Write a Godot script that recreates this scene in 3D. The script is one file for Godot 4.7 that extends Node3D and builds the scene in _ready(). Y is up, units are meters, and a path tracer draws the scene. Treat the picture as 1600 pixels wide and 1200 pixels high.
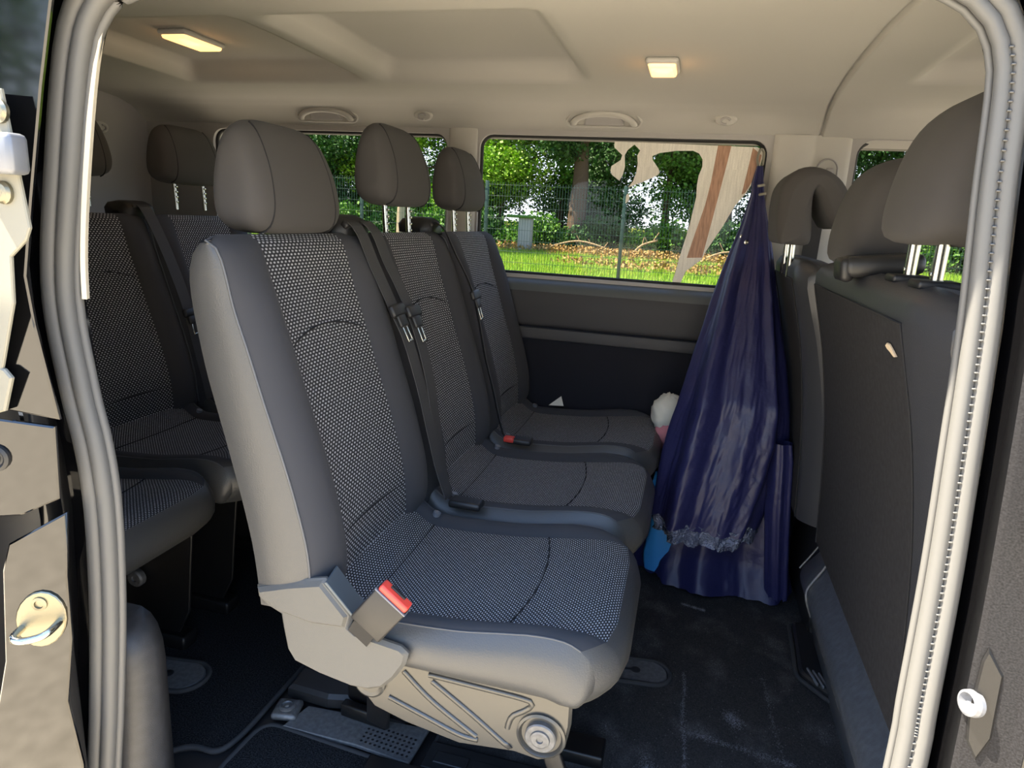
extends Node3D
# A minibus interior seen through its open sliding door. x runs to the front of the bus, y up, z to the door side. Floor at y = 0.

var M := {}
var cache := {}
var taken := {}

# ---------------------------------------------------------------- helpers
func numbered(n: String) -> String:
	if not taken.has(n):
		taken[n] = 0
		return n
	taken[n] += 1
	return "%s_%03d" % [n, taken[n]]

func thing(called: String, label: String, category: String, at := Vector3.ZERO, group := "") -> Node3D:
	var o := Node3D.new()
	o.name = numbered(called)
	add_child(o)
	o.position = at
	o.set_meta("label", label)
	o.set_meta("category", category)
	if group:
		o.set_meta("group", group)
	return o

func tag(o: Node, label: String, category: String, group := "") -> Node:
	o.set_meta("label", label)
	o.set_meta("category", category)
	if group:
		o.set_meta("group", group)
	return o

func S() -> SurfaceTool:
	var st := SurfaceTool.new()
	st.begin(Mesh.PRIMITIVE_TRIANGLES)
	return st

func done(st: SurfaceTool) -> ArrayMesh:
	st.generate_normals()
	return st.commit()

# geometry is given in world metres; a child of a thing is shifted back by the thing's own place
func put(called: String, mesh, m: Material, parent: Node = self, local := false) -> MeshInstance3D:
	var o := MeshInstance3D.new()
	if mesh is SurfaceTool:
		mesh = done(mesh)
	o.mesh = mesh
	o.material_override = m
	o.cast_shadow = GeometryInstance3D.SHADOW_CASTING_SETTING_ON
	if parent == self:
		o.name = numbered(called)
		add_child(o)
	else:
		o.name = called
		parent.add_child(o, true)
		if parent.get_parent() == self and not (parent is MeshInstance3D) and not local:
			o.position = -parent.position
	return o

func struct(called: String, mesh, m: Material, label := "", parent: Node = self) -> MeshInstance3D:
	var o := put(called, mesh, m, parent)
	if parent == self:
		o.set_meta("kind", "structure")
		if label:
			o.set_meta("label", label)
	return o

func tri(st: SurfaceTool, a: Vector3, b: Vector3, c: Vector3, g := 0, ua := Vector2.ZERO, ub := Vector2.ZERO, uc := Vector2.ZERO) -> void:
	st.set_smooth_group(g)
	st.set_uv(ua); st.add_vertex(a)
	st.set_smooth_group(g)
	st.set_uv(ub); st.add_vertex(b)
	st.set_smooth_group(g)
	st.set_uv(uc); st.add_vertex(c)

func grid(st: SurfaceTool, rows: Array, uvs = null, g := 0, loop := false) -> void:
	for i in rows.size() - 1:
		var a: PackedVector3Array = rows[i]
		var b: PackedVector3Array = rows[i + 1]
		var n := a.size()
		for j in (n if loop else n - 1):
			var k := (j + 1) % n
			if uvs == null:
				tri(st, a[j], b[j], b[k], g); tri(st, a[j], b[k], a[k], g)
			else:
				tri(st, a[j], b[j], b[k], g, uvs[i][j], uvs[i + 1][j], uvs[i + 1][k])
				tri(st, a[j], b[k], a[k], g, uvs[i][j], uvs[i + 1][k], uvs[i][k])

func tube(st: SurfaceTool, path: PackedVector3Array, r: float, sides := 8, closed := false, caps := true, scale := PackedFloat32Array()) -> void:
	var rows := []
	var n := path.size()
	var up := Vector3.UP
	for i in n:
		var d: Vector3
		if closed:
			d = (path[(i + 1) % n] - path[(i - 1 + n) % n]).normalized()
		else:
			d = (path[mini(i + 1, n - 1)] - path[maxi(i - 1, 0)]).normalized()
		if i == 0:
			up = Vector3.UP if absf(d.y) < 0.9 else Vector3.RIGHT
		var s := d.cross(up).normalized()
		up = s.cross(d).normalized()
		var row := PackedVector3Array()
		for k in sides:
			var a := TAU * k / sides
			row.append(path[i] + (s * cos(a) + up * sin(a)) * r * (scale[i] if scale else 1.0))
		rows.append(row)
	if closed:
		rows.append(rows[0])
	grid(st, rows, null, 0, true)
	if caps and not closed:
		for e in [0, n - 1]:
			for k in sides:
				tri(st, path[e], rows[e][k], rows[e][(k + 1) % sides], 7 + e % 2)

# rounded box: centre, size, bevel, basis
func rbox(st: SurfaceTool, c: Vector3, s: Vector3, b := 0.004, basis := Basis.IDENTITY) -> void:
	b = minf(b, minf(s.x, minf(s.y, s.z)) * 0.49)
	var h := s / 2.0
	var rows := []
	var lv := [[-h.y, b], [-h.y + b * 0.3, b * 0.3], [-h.y + b, 0.0], [h.y - b, 0.0], [h.y - b * 0.3, b * 0.3], [h.y, b]]
	for l in lv:
		var row := PackedVector3Array()
		for q in [[1, 1, 0.0], [-1, 1, PI / 2], [-1, -1, PI], [1, -1, PI * 1.5]]:
			for t in 3:
				var a: float = q[2] + t * PI / 4
				var rr: float = b - float(l[1])
				row.append(c + basis * Vector3(q[0] * (h.x - b) + cos(a) * rr, l[0], q[1] * (h.z - b) + sin(a) * rr))
		rows.append(row)
	grid(st, rows, null, 0, true)
	for e in [0, rows.size() - 1]:
		var r: PackedVector3Array = rows[e]
		for k in range(1, r.size() - 1):
			tri(st, r[0], r[k], r[k + 1], 3 + e)

# polygon (points in 3D lying in a plane with normal n) given thickness t along n, with a small bevel
func plate(st: SurfaceTool, poly: PackedVector3Array, n: Vector3, t: float, bevel := 0.002) -> void:
	n = n.normalized()
	var u := n.cross(Vector3.UP if absf(n.y) < 0.9 else Vector3.RIGHT).normalized()
	var v := n.cross(u)
	var flat := PackedVector2Array()
	for p in poly:
		flat.append(Vector2(p.dot(u), p.dot(v)))
	var off := poly[0].dot(n)
	var back := func(q: Vector2, h: float) -> Vector3: return u * q.x + v * q.y + n * (off + h)
	var inner := flat.duplicate()
	if Geometry2D.is_polygon_clockwise(flat):
		flat.reverse()
		inner.reverse()
	var m := flat.size()
	for i in m:
		var a := (flat[i] - flat[(i - 1 + m) % m]).normalized()
		var b := (flat[(i + 1) % m] - flat[i]).normalized()
		var na := Vector2(-a.y, a.x)
		var nb := Vector2(-b.y, b.x)
		var mid := (na + nb)
		if mid.length() < 0.1: mid = na
		mid = mid.normalized()
		inner[i] = flat[i] + mid * (bevel / maxf(0.4, mid.dot(na)))
	var rows := []
	for l in [[flat, 0.0], [flat, t - bevel], [inner, t]]:
		var row := PackedVector3Array()
		for q in l[0]:
			row.append(back.call(q, l[1]))
		rows.append(row)
	for i in 2:
		grid(st, [rows[i], rows[i + 1]], null, -1 if m < 9 else i + 1, true)
	for f in [[inner, t, 5], [flat, 0.0, 6]]:
		var idx := Geometry2D.triangulate_polygon(f[0])
		for k in range(0, idx.size(), 3):
			tri(st, back.call(f[0][idx[k]], f[1]), back.call(f[0][idx[k + 1]], f[1]), back.call(f[0][idx[k + 2]], f[1]), f[2])

func lathe(st: SurfaceTool, c: Vector3, axis: Vector3, prof: Array, sides := 20) -> void:
	axis = axis.normalized()
	var u := axis.cross(Vector3.UP if absf(axis.y) < 0.9 else Vector3.RIGHT).normalized()
	var v := axis.cross(u)
	for i in prof.size() - 1:
		var rows := []
		for e in 2:
			var row := PackedVector3Array()
			for k in sides:
				var a := TAU * k / sides
				row.append(c + axis * prof[i + e][1] + (u * cos(a) + v * sin(a)) * prof[i + e][0])
			rows.append(row)
		grid(st, rows, null, i + 1, true)

# smooth curve through points, n samples
func sm(p: Array, n: int) -> Array:
	var out := []
	var m := p.size() - 1
	var cum := [0.0]
	for i in m:
		cum.append(cum[i] + (p[i + 1] - p[i]).length())
	for k in n:
		var d: float = cum[m] * k / (n - 1)
		var i := 0
		while i < m - 1 and cum[i + 1] < d: i += 1
		var t: float = (d - cum[i]) / maxf(1e-6, cum[i + 1] - cum[i])
		out.append(p[i].cubic_interpolate(p[i + 1], p[maxi(i - 1, 0)], p[mini(i + 2, m)], t))
	return out

func v3s(a: Array) -> PackedVector3Array:
	var o := PackedVector3Array()
	for p in a: o.append(p)
	return o

func lerp_table(t: Array, x: float) -> float:   # [[x, v], ...] sorted by x
	if x <= t[0][0]: return t[0][1]
	for i in t.size() - 1:
		if x <= t[i + 1][0]:
			return lerpf(t[i][1], t[i + 1][1], (x - t[i][0]) / (t[i + 1][0] - t[i][0]))
	return t[-1][1]

func cached(key: String, make: Callable) -> ArrayMesh:
	if not cache.has(key):
		cache[key] = make.call()
	return cache[key]

# flat strip of cloth along a path; across = direction of its width
func strap(st: SurfaceTool, path: Array, across: Vector3, w: float, t := 0.0016) -> void:
	var rows := []
	for i in path.size():
		var d: Vector3 = (path[mini(i + 1, path.size() - 1)] - path[maxi(i - 1, 0)]).normalized()
		var a := (across - d * across.dot(d)).normalized()
		var n := a.cross(d).normalized()
		rows.append(PackedVector3Array([path[i] - a * w / 2 - n * t / 2, path[i] + a * w / 2 - n * t / 2, path[i] + a * w / 2 + n * t / 2, path[i] - a * w / 2 + n * t / 2]))
	grid(st, rows, null, -1, true)

# ---------------------------------------------------------------- materials
func noise_tex(freq: float, size := 512, kind := FastNoiseLite.TYPE_SIMPLEX_SMOOTH, normal := false, bump := 4.0, oct := 4, lo := Color.BLACK, hi := Color.WHITE, rs := 1) -> NoiseTexture2D:
	var t := NoiseTexture2D.new()
	var n := FastNoiseLite.new()
	n.noise_type = kind
	n.frequency = freq
	n.seed = rs
	n.fractal_octaves = oct
	t.noise = n
	t.width = size
	t.height = size
	t.seamless = true
	t.generate_mipmaps = false
	if normal:
		t.as_normal_map = true
		t.bump_strength = bump
	elif lo != Color.BLACK or hi != Color.WHITE:
		var g := Gradient.new()
		g.set_color(0, lo)
		g.set_color(1, hi)
		t.color_ramp = g
	return t

func mat(c: Color, rough := 0.6, metal := 0.0, spec := 0.5) -> StandardMaterial3D:
	var m := StandardMaterial3D.new()
	m.albedo_color = c
	m.roughness = rough
	m.metallic = metal
	m.metallic_specular = spec
	return m

func tri_tex(m: StandardMaterial3D, scale: float, nor: Texture2D = null, nscale := 0.5, col: Texture2D = null) -> StandardMaterial3D:
	m.uv1_triplanar = true
	m.uv1_world_triplanar = true
	m.uv1_scale = Vector3.ONE * scale
	if nor:
		m.normal_enabled = true
		m.normal_texture = nor
		m.normal_scale = nscale
	if col:
		m.albedo_texture = col
	return m

func dot_image() -> ImageTexture:
	# woven seat insert: pale staggered dashes on a charcoal ground; the tile is 0.12 m wide
	var n := 512
	var im := Image.create(n, n, false, Image.FORMAT_RGB8)
	var rng := RandomNumberGenerator.new()
	rng.seed = 11
	var fn := FastNoiseLite.new()
	fn.frequency = 0.08
	for y in n:
		for x in n:
			var k := fn.get_noise_2d(x, y) * 0.02 + (0.012 if (x / 2 + y / 2) % 2 == 0 else -0.012)
			im.set_pixel(x, y, Color(0.155 + k, 0.158 + k, 0.172 + k))
	var c := 40.0 * 512 / 512
	var cols := 10
	var cw := float(n) / cols
	for r in cols * 2:
		for q in cols:
			var cx := (q + (0.5 if r % 2 == 1 else 0.0)) * cw
			var cy := (r + 0.5) * cw / 2
			var v := 0.66 + rng.randf() * 0.10
			for dy in range(-8, 9):
				for dx in range(-14, 15):
					var e := pow(absf(dx) / 13.5, 3.0) + pow(absf(dy) / 7.2, 3.0)
					if e < 1.0:
						var px := int(cx + dx + n) % n
						var py := int(cy + dy + n) % n
						var shade := v * (0.94 + 0.06 * float((px + py) % 3 == 0))
						im.set_pixel(px, py, Color(shade, shade * 1.005, shade * 1.02))
	return ImageTexture.create_from_image(im)

func mat_dust() -> ImageTexture:
	# black carpet with chalky scuff lines and dusty patches; covers x -0.6..0.5, z -0.85..0.6
	var n := 768
	var im := Image.create(n, n, false, Image.FORMAT_RGB8)
	var fa := FastNoiseLite.new(); fa.frequency = 0.012; fa.seed = 5; fa.fractal_octaves = 5
	var fb := FastNoiseLite.new(); fb.frequency = 0.35; fb.seed = 9
	var rng := RandomNumberGenerator.new()
	rng.seed = 3
	for y in n:
		for x in n:
			var a := fa.get_noise_2d(x, y)
			var s := rng.randf()
			var k := 0.18 + 0.08 * s + maxf(0.0, a - 0.05) * 0.28 * (0.5 + fb.get_noise_2d(x, y)) + (0.22 if s > 0.9975 else 0.0)
			im.set_pixel(x, y, Color(k, k * 0.99, k * 0.99))
	var line := func(x0: float, y0: float, x1: float, y1: float, w: float, st: float) -> void:
		var steps := 420
		for i in steps:
			var t := float(i) / steps
			var cx := lerpf(x0, x1, t) * n + sin(t * 17.0) * 1.5
			var cy := lerpf(y0, y1, t) * n
			for q in 5:
				if rng.randf() < st * (0.6 + 0.8 * fb.get_noise_2d(cx, cy)):
					var px := clampi(int(cx + rng.randfn() * w), 0, n - 1)
					var py := clampi(int(cy + rng.randfn() * w), 0, n - 1)
					var o := im.get_pixel(px, py)
					im.set_pixel(px, py, o.lerp(Color(0.52, 0.52, 0.55), 0.55))
	line.call(0.63, 0.58, 0.64, 0.99, 2.0, 0.9)
	line.call(0.80, 0.55, 0.84, 0.99, 2.2, 0.45)
	line.call(0.64, 0.72, 0.84, 0.74, 3.0, 0.5)
	line.call(0.56, 0.80, 0.62, 0.84, 7.0, 0.5)
	line.call(0.72, 0.66, 0.74, 0.68, 6.0, 0.4)
	line.call(0.62, 0.36, 0.68, 0.37, 2.0, 0.5)
	return ImageTexture.create_from_image(im)

func patch_grain() -> ImageTexture:
	var n := 256
	var im := Image.create(n, n, false, Image.FORMAT_RGB8)
	var f := FastNoiseLite.new()
	f.seed = 4
	f.frequency = 0.05
	var rng := RandomNumberGenerator.new()
	rng.seed = 8
	for y in n:
		for x in n:
			var a := f.get_noise_2d(x * 3.0, y * 0.18) * 0.07 + rng.randf_range(-0.035, 0.035)
			im.set_pixel(x, y, Color(0.87 + a, 0.855 + a, 0.81 + a))
	return ImageTexture.create_from_image(im)

func make_materials() -> void:
	var leather_n := noise_tex(0.09, 512, FastNoiseLite.TYPE_CELLULAR, true, 5.0, 1)
	var cloth_n := noise_tex(0.22, 512, FastNoiseLite.TYPE_SIMPLEX_SMOOTH, true, 5.0, 3)
	var fine_n := noise_tex(0.3, 512, FastNoiseLite.TYPE_SIMPLEX_SMOOTH, true, 3.0, 2)
	var scuff_c := noise_tex(0.02, 512, FastNoiseLite.TYPE_SIMPLEX_SMOOTH, false, 1, 5, Color(0.78, 0.78, 0.78), Color(1, 1, 1))
	M.insert = mat(Color(0.95, 0.95, 0.95), 0.9, 0, 0.3)
	M.insert.albedo_texture = dot_image()
	M.insert.rim_enabled = true; M.insert.rim = 0.15
	M.bolster = tri_tex(mat(Color(0.235, 0.237, 0.25), 0.9, 0, 0.3), 14.0, cloth_n, 0.35)
	M.bolster.rim_enabled = true; M.bolster.rim = 0.25
	M.head_cloth = tri_tex(mat(Color(0.275, 0.268, 0.265), 0.92, 0, 0.3), 14.0, cloth_n, 0.35)
	M.head_cloth.rim_enabled = true; M.head_cloth.rim = 0.25
	M.vinyl = tri_tex(mat(Color(0.27, 0.27, 0.268), 0.40, 0, 0.5), 9.0, leather_n, 0.22)
	M.vinyl_dark = tri_tex(mat(Color(0.20, 0.205, 0.22), 0.42, 0, 0.5), 9.0, leather_n, 0.15)
	M.back_cloth = tri_tex(mat(Color(0.20, 0.20, 0.208), 0.85, 0, 0.3), 6.0, cloth_n, 0.25, scuff_c)
	M.piping = mat(Color(0.31, 0.315, 0.325), 0.5)
	M.seam = mat(Color(0.10, 0.10, 0.11), 0.9)
	M.black_plastic = tri_tex(mat(Color(0.13, 0.13, 0.135), 0.45, 0, 0.5), 12.0, fine_n, 0.15)
	M.grey_plastic = tri_tex(mat(Color(0.33, 0.325, 0.31), 0.55, 0, 0.5), 12.0, leather_n, 0.2)
	M.pillar_plastic = tri_tex(mat(Color(0.25, 0.25, 0.255), 0.5, 0, 0.5), 4.0, fine_n, 0.2, scuff_c)
	M.base_plastic = tri_tex(mat(Color(0.33, 0.35, 0.38), 0.34, 0, 0.5), 4.0, fine_n, 0.2, noise_tex(0.03, 512, FastNoiseLite.TYPE_SIMPLEX_SMOOTH, false, 1, 6, Color(0.7, 0.7, 0.7), Color(1, 1, 1), 7))
	M.sill_plastic = tri_tex(mat(Color(0.31, 0.335, 0.35), 0.4, 0, 0.5), 8.0, fine_n, 0.15)
	M.panel_plastic = tri_tex(mat(Color(0.235, 0.235, 0.245), 0.6, 0, 0.4), 10.0, leather_n, 0.12)
	M.strip_plastic = tri_tex(mat(Color(0.28, 0.28, 0.29), 0.6, 0, 0.4), 10.0, leather_n, 0.12)
	M.panel_cloth = tri_tex(mat(Color(0.155, 0.158, 0.18), 0.95, 0, 0.2), 14.0, cloth_n, 0.4)
	M.liner = tri_tex(mat(Color(0.70, 0.69, 0.665), 0.95, 0, 0.2), 10.0, cloth_n, 0.12)
	M.trim_beige = tri_tex(mat(Color(0.70, 0.69, 0.665), 0.55, 0, 0.4), 8.0, fine_n, 0.12)
	M.trim_grey = tri_tex(mat(Color(0.62, 0.61, 0.60), 0.6, 0, 0.4), 8.0, fine_n, 0.12)
	M.gasket = mat(Color(0.11, 0.11, 0.11), 0.7)
	M.lens = mat(Color(1.0, 0.82, 0.62), 0.35)
	M.lens.emission_enabled = true
	M.lens.emission = Color(1.0, 0.74, 0.46)
	M.lens.emission_energy_multiplier = 1.1
	M.chrome = mat(Color(0.78, 0.77, 0.72), 0.22, 1.0)
	M.zinc = tri_tex(mat(Color(0.55, 0.53, 0.46), 0.38, 1.0), 6.0, fine_n, 0.3)
	M.steel_paint = mat(Color(0.30, 0.295, 0.28), 0.3, 0.35, 0.6)
	M.black_steel = tri_tex(mat(Color(0.075, 0.075, 0.08), 0.4, 0.1, 0.5), 8.0, fine_n, 0.3)
	M.scuffed_metal = tri_tex(mat(Color(0.52, 0.52, 0.52), 0.5, 0.6), 7.0, fine_n, 0.5, scuff_c)
	M.tread = tri_tex(mat(Color(0.42, 0.42, 0.42), 0.6, 0.1), 7.0, fine_n, 0.4, scuff_c)
	M.webbing = tri_tex(mat(Color(0.25, 0.25, 0.255), 0.7, 0, 0.4), 30.0, cloth_n, 0.3)
	M.red = mat(Color(0.86, 0.27, 0.22), 0.4)
	M.carpet = tri_tex(mat(Color(0.21, 0.21, 0.215), 1.0, 0, 0.1), 9.0, cloth_n, 1.0, noise_tex(0.05, 512, FastNoiseLite.TYPE_SIMPLEX_SMOOTH, false, 1, 6, Color(0.35, 0.35, 0.36), Color(1.2, 1.2, 1.2), 21))
	M.dust_carpet = mat(Color(1, 1, 1), 1.0, 0, 0.1)
	M.dust_carpet.albedo_texture = mat_dust()
	M.binding = tri_tex(mat(Color(0.19, 0.19, 0.195), 0.9), 30.0, cloth_n, 0.6)
	M.rubber = tri_tex(mat(Color(0.335, 0.335, 0.33), 0.55, 0, 0.5), 16.0, fine_n, 0.1)
	M.pale_rubber = tri_tex(mat(Color(0.55, 0.55, 0.535), 0.5, 0, 0.5), 16.0, fine_n, 0.15)
	M.cream = mat(Color(0.78, 0.75, 0.68), 0.6)
	M.paint = mat(Color(0.035, 0.035, 0.04), 0.06, 0, 0.62)
	M.paint_dusty = tri_tex(mat(Color(0.16, 0.16, 0.17), 0.5, 0, 0.25), 5.0, null, 0.0, noise_tex(0.16, 512, FastNoiseLite.TYPE_SIMPLEX_SMOOTH, false, 1, 5, Color(0.45, 0.45, 0.45), Color(1.2, 1.2, 1.2), 33))
	M.white_plastic = mat(Color(0.50, 0.49, 0.44), 0.5)
	M.latch_grey = mat(Color(0.46, 0.47, 0.49), 0.35, 0.3)
	M.navy = tri_tex(mat(Color(0.125, 0.135, 0.30), 0.46, 0, 0.5), 2.2, noise_tex(0.012, 512, FastNoiseLite.TYPE_SIMPLEX, true, 20.0, 4), 0.13)
	M.silver_cloth = tri_tex(mat(Color(0.50, 0.53, 0.62), 0.25, 0.6), 7.0, noise_tex(0.03, 512, FastNoiseLite.TYPE_SIMPLEX, true, 18.0, 4), 0.9)
	M.white_cloth = tri_tex(mat(Color(0.86, 0.85, 0.80), 0.9), 10.0, cloth_n, 0.4)
	M.pink_cloth = mat(Color(0.80, 0.52, 0.56), 0.9)
	M.blue_sheet = mat(Color(0.20, 0.52, 0.78), 0.5)
	M.paper = mat(Color(0.85, 0.84, 0.80), 0.8)
	M.ink = mat(Color(0.25, 0.25, 0.27), 0.8)
	M.foam = mat(Color(0.82, 0.74, 0.62), 0.95)
	M.glass = StandardMaterial3D.new()
	M.glass.transparency = BaseMaterial3D.TRANSPARENCY_ALPHA
	M.glass.albedo_color = Color(0.02, 0.035, 0.03, 0.56)
	M.glass.roughness = 0.0
	M.glass.metallic_specular = 0.25
	M.clear_glass = M.glass.duplicate()
	M.clear_glass.albedo_color = Color(0.05, 0.07, 0.06, 0.2)
	M.pale_patch = StandardMaterial3D.new()
	M.pale_patch.albedo_texture = patch_grain()
	M.pale_patch.uv1_triplanar = true
	M.pale_patch.uv1_world_triplanar = true
	M.pale_patch.uv1_scale = Vector3.ONE * 4.0
	M.pale_patch.roughness = 0.6
	M.patch_brown = mat(Color(0.70, 0.54, 0.44), 0.6)
	M.patch_brown.albedo_texture = noise_tex(0.03, 256, FastNoiseLite.TYPE_SIMPLEX_SMOOTH, false, 1, 5, Color(0.8, 0.8, 0.8), Color(1.1, 1.1, 1.1), 12)
	M.patch_brown.uv1_triplanar = true
	M.patch_brown.uv1_scale = Vector3(14, 2, 14)
	M.pavement = tri_tex(mat(Color(0.80, 0.76, 0.69), 0.95, 0, 0.2), 0.6, fine_n, 0.4, noise_tex(0.04, 512, FastNoiseLite.TYPE_SIMPLEX_SMOOTH, false, 1, 6, Color(0.78, 0.78, 0.77), Color(1, 1, 1), 41))
	M.soil = tri_tex(mat(Color(0.42, 0.46, 0.22), 1.0, 0, 0.1), 0.35, fine_n, 0.5, noise_tex(0.03, 512, FastNoiseLite.TYPE_SIMPLEX_SMOOTH, false, 1, 6, Color(0.55, 0.5, 0.4), Color(1, 1.05, 0.9), 44))
	M.fence_green = mat(Color(0.07, 0.20, 0.15), 0.45)
	M.bark = tri_tex(mat(Color(0.34, 0.28, 0.22), 0.95, 0, 0.2), 2.0, leather_n, 0.8)
	M.pale_bark = tri_tex(mat(Color(0.66, 0.60, 0.50), 0.95, 0, 0.2), 2.0, leather_n, 0.8)
	M.concrete = tri_tex(mat(Color(0.62, 0.62, 0.58), 0.95, 0, 0.2), 2.0, fine_n, 0.6)
	M.twig = mat(Color(0.62, 0.52, 0.38), 0.95)
	for k in [["leaf_a", Color(0.30, 0.46, 0.13), Color(0.35, 0.5, 0.1)], ["leaf_b", Color(0.19, 0.33, 0.13), Color(0.2, 0.35, 0.08)], ["leaf_c", Color(0.46, 0.60, 0.18), Color(0.45, 0.6, 0.12)], ["grass", Color(0.55, 0.68, 0.22), Color(0.5, 0.62, 0.15)], ["dry_leaf", Color(0.58, 0.47, 0.28), Color(0.4, 0.3, 0.15)]]:
		var m := mat(k[1], 0.6, 0, 0.4)
		m.backlight_enabled = true
		m.backlight = k[2]
		m.cull_mode = BaseMaterial3D.CULL_DISABLED
		m.vertex_color_use_as_albedo = true
		M[k[0]] = m

# ---------------------------------------------------------------- seats
func rows_of(A: Array, zs: Array, shape: Callable) -> Array:
	var rows := []
	for z in zs:
		var r := PackedVector3Array()
		for j in A.size():
			r.append(shape.call(A[j], float(j) / (A.size() - 1), z))
		rows.append(r)
	return rows

func part_rows(rows: Array, i0: int, i1: int, j0: int, j1: int) -> Array:
	var out := []
	for i in range(i0, i1 + 1):
		out.append(rows[i].slice(j0, j1 + 1))
	return out

func uv_rows(rows: Array, tile: float) -> Array:
	var out := []
	for r in rows:
		var u := PackedVector2Array()
		var d := 0.0
		for j in r.size():
			if j > 0: d += (rows[rows.size() / 2][j] - rows[rows.size() / 2][j - 1]).length()
			u.append(Vector2(r[j].z / tile, d / tile))
		out.append(u)
	return out

func cap(st: SurfaceTool, a: PackedVector3Array, b: PackedVector3Array, bulge: Vector3) -> void:
	var rows := []
	for k in 7:
		var t := k / 6.0
		var r := PackedVector3Array()
		for j in a.size():
			var e := minf(1.0, minf(j, a.size() - 1 - j) / 3.0)
			r.append(a[j].lerp(b[j], t) + bulge * pow(sin(PI * t), 0.6) * sqrt(e))
		rows.append(r)
	grid(st, rows, null, 2)

var back_front := [Vector2(-.530, .415), Vector2(-.531, .47), Vector2(-.536, .53), Vector2(-.552, .60), Vector2(-.572, .67), Vector2(-.605, .77), Vector2(-.630, .85), Vector2(-.650, .91), Vector2(-.666, .97), Vector2(-.678, 1.0), Vector2(-.698, 1.013)]
var back_rear := [Vector2(-.638, .415), Vector2(-.647, .506), Vector2(-.664, .594), Vector2(-.694, .714), Vector2(-.718, .806), Vector2(-.732, .88), Vector2(-.739, .93), Vector2(-.739, .965), Vector2(-.731, .993), Vector2(-.715, 1.01), Vector2(-.698, 1.013)]
var cush_top := [Vector2(-.560, .462), Vector2(-.535, .445), Vector2(-.49, .412), Vector2(-.44, .405), Vector2(-.30, .413), Vector2(-.20, .426), Vector2(-.11, .437), Vector2(-.065, .434), Vector2(-.038, .418), Vector2(-.026, .392), Vector2(-.028, .362), Vector2(-.048, .336)]
var cush_bottom := [Vector2(-.560, .36), Vector2(-.535, .355), Vector2(-.49, .345), Vector2(-.44, .338), Vector2(-.30, .335), Vector2(-.20, .335), Vector2(-.11, .335), Vector2(-.09, .335), Vector2(-.08, .335), Vector2(-.07, .335), Vector2(-.06, .335), Vector2(-.05, .335)]

func off_back(z: float) -> float:
	var a := absf(z)
	if a < 0.134:
		return -0.006 * (1.0 - pow(a / 0.134, 2.0)) - 0.002
	var t := (a - 0.134) / 0.101
	return 0.030 * pow(maxf(0.0, sin(PI * t)), 0.75) - 0.004 * t

func backrest(root: Node3D) -> void:
	var zs := [-.235, -.228, -.212, -.19, -.168, -.148, -.138, -.134, -.09, -.045, 0.0, .045, .09, .134, .138, .148, .168, .19, .212, .228, .235]
	var A := sm(back_front, 30)
	var B := sm(back_rear, 30)
	var fa := func(p: Vector2, t: float, z: float) -> Vector3:
		var fade := clampf((1.0 - t) / 0.18, 0.0, 1.0)
		var low := clampf(t / 0.08, 0.35, 1.0)
		var edge := clampf((absf(z) - .212) / .023, 0, 1)
		return Vector3(p.x + 0.35 + off_back(z) * fade * low, p.y - 0.008 * edge * edge * t, z)
	var fb := func(p: Vector2, t: float, z: float) -> Vector3:
		var edge := clampf((absf(z) - .20) / .035, 0, 1)
		return Vector3(p.x + 0.35 + 0.010 * edge * edge, p.y - 0.008 * edge * edge * t, z)
	var ra := rows_of(A, zs, fa)
	var rb := rows_of(B, zs, fb)
	var n := A.size() - 1
	var b := put("backrest", cached("bk_insert", func():
		var st := S()
		var r := part_rows(ra, 7, 13, 0, n)
		grid(st, r, uv_rows(r, 0.115))
		return done(st)), M.insert, root, true)
	b.set_meta("label", "charcoal woven panel with pale dots")
	for q in [[0, 7], [13, 20]]:
		put("bolster", cached("bk_bolster%d" % q[0], func():
			var st := S()
			grid(st, part_rows(ra, q[0], q[1], 0, n))
			return done(st)), M.bolster, b).set_meta("label", "plain dark cloth bolster")
	put("rear_shell", cached("bk_rear", func():
		var st := S()
		grid(st, rb)
		return done(st)), M.back_cloth, b)
	for s in [0, 20]:
		put("side_panel", cached("bk_side%d" % s, func():
			var st := S()
			cap(st, ra[s], rb[s], Vector3(0, 0, 0.007 if s else -0.007))
			return done(st)), M.vinyl, b).set_meta("label", "grained grey vinyl side")
		put("piping", cached("bk_pipe%d" % s, func():
			var st := S()
			tube(st, ra[s].slice(1), 0.0022, 6)
			return done(st)), M.piping, b)
	# stitched seams across the insert: a shallow arch at shoulder height, a straight one above the crease
	for q in [[.83, .025], [.505, .004]]:
		put("seam", cached("bk_seam%d" % int(q[0] * 100), func():
			var path := PackedVector3Array()
			for i in 15:
				var z := -.132 + .264 * i / 14.0
				var y: float = q[0] + q[1] * (1.0 - pow(z / .132, 2.0))
				var j := 0
				while j < n - 1 and A[j + 1].y < y: j += 1
				var t := clampf((y - A[j].y) / (A[j + 1].y - A[j].y), 0, 1)
				var p: Vector2 = A[j].lerp(A[j + 1], t)
				path.append(Vector3(p.x + .35 + off_back(z) + 0.0006, y, z))
			var st := S()
			tube(st, path, 0.0016, 5)
			return done(st)), M.seam, b)

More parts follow.
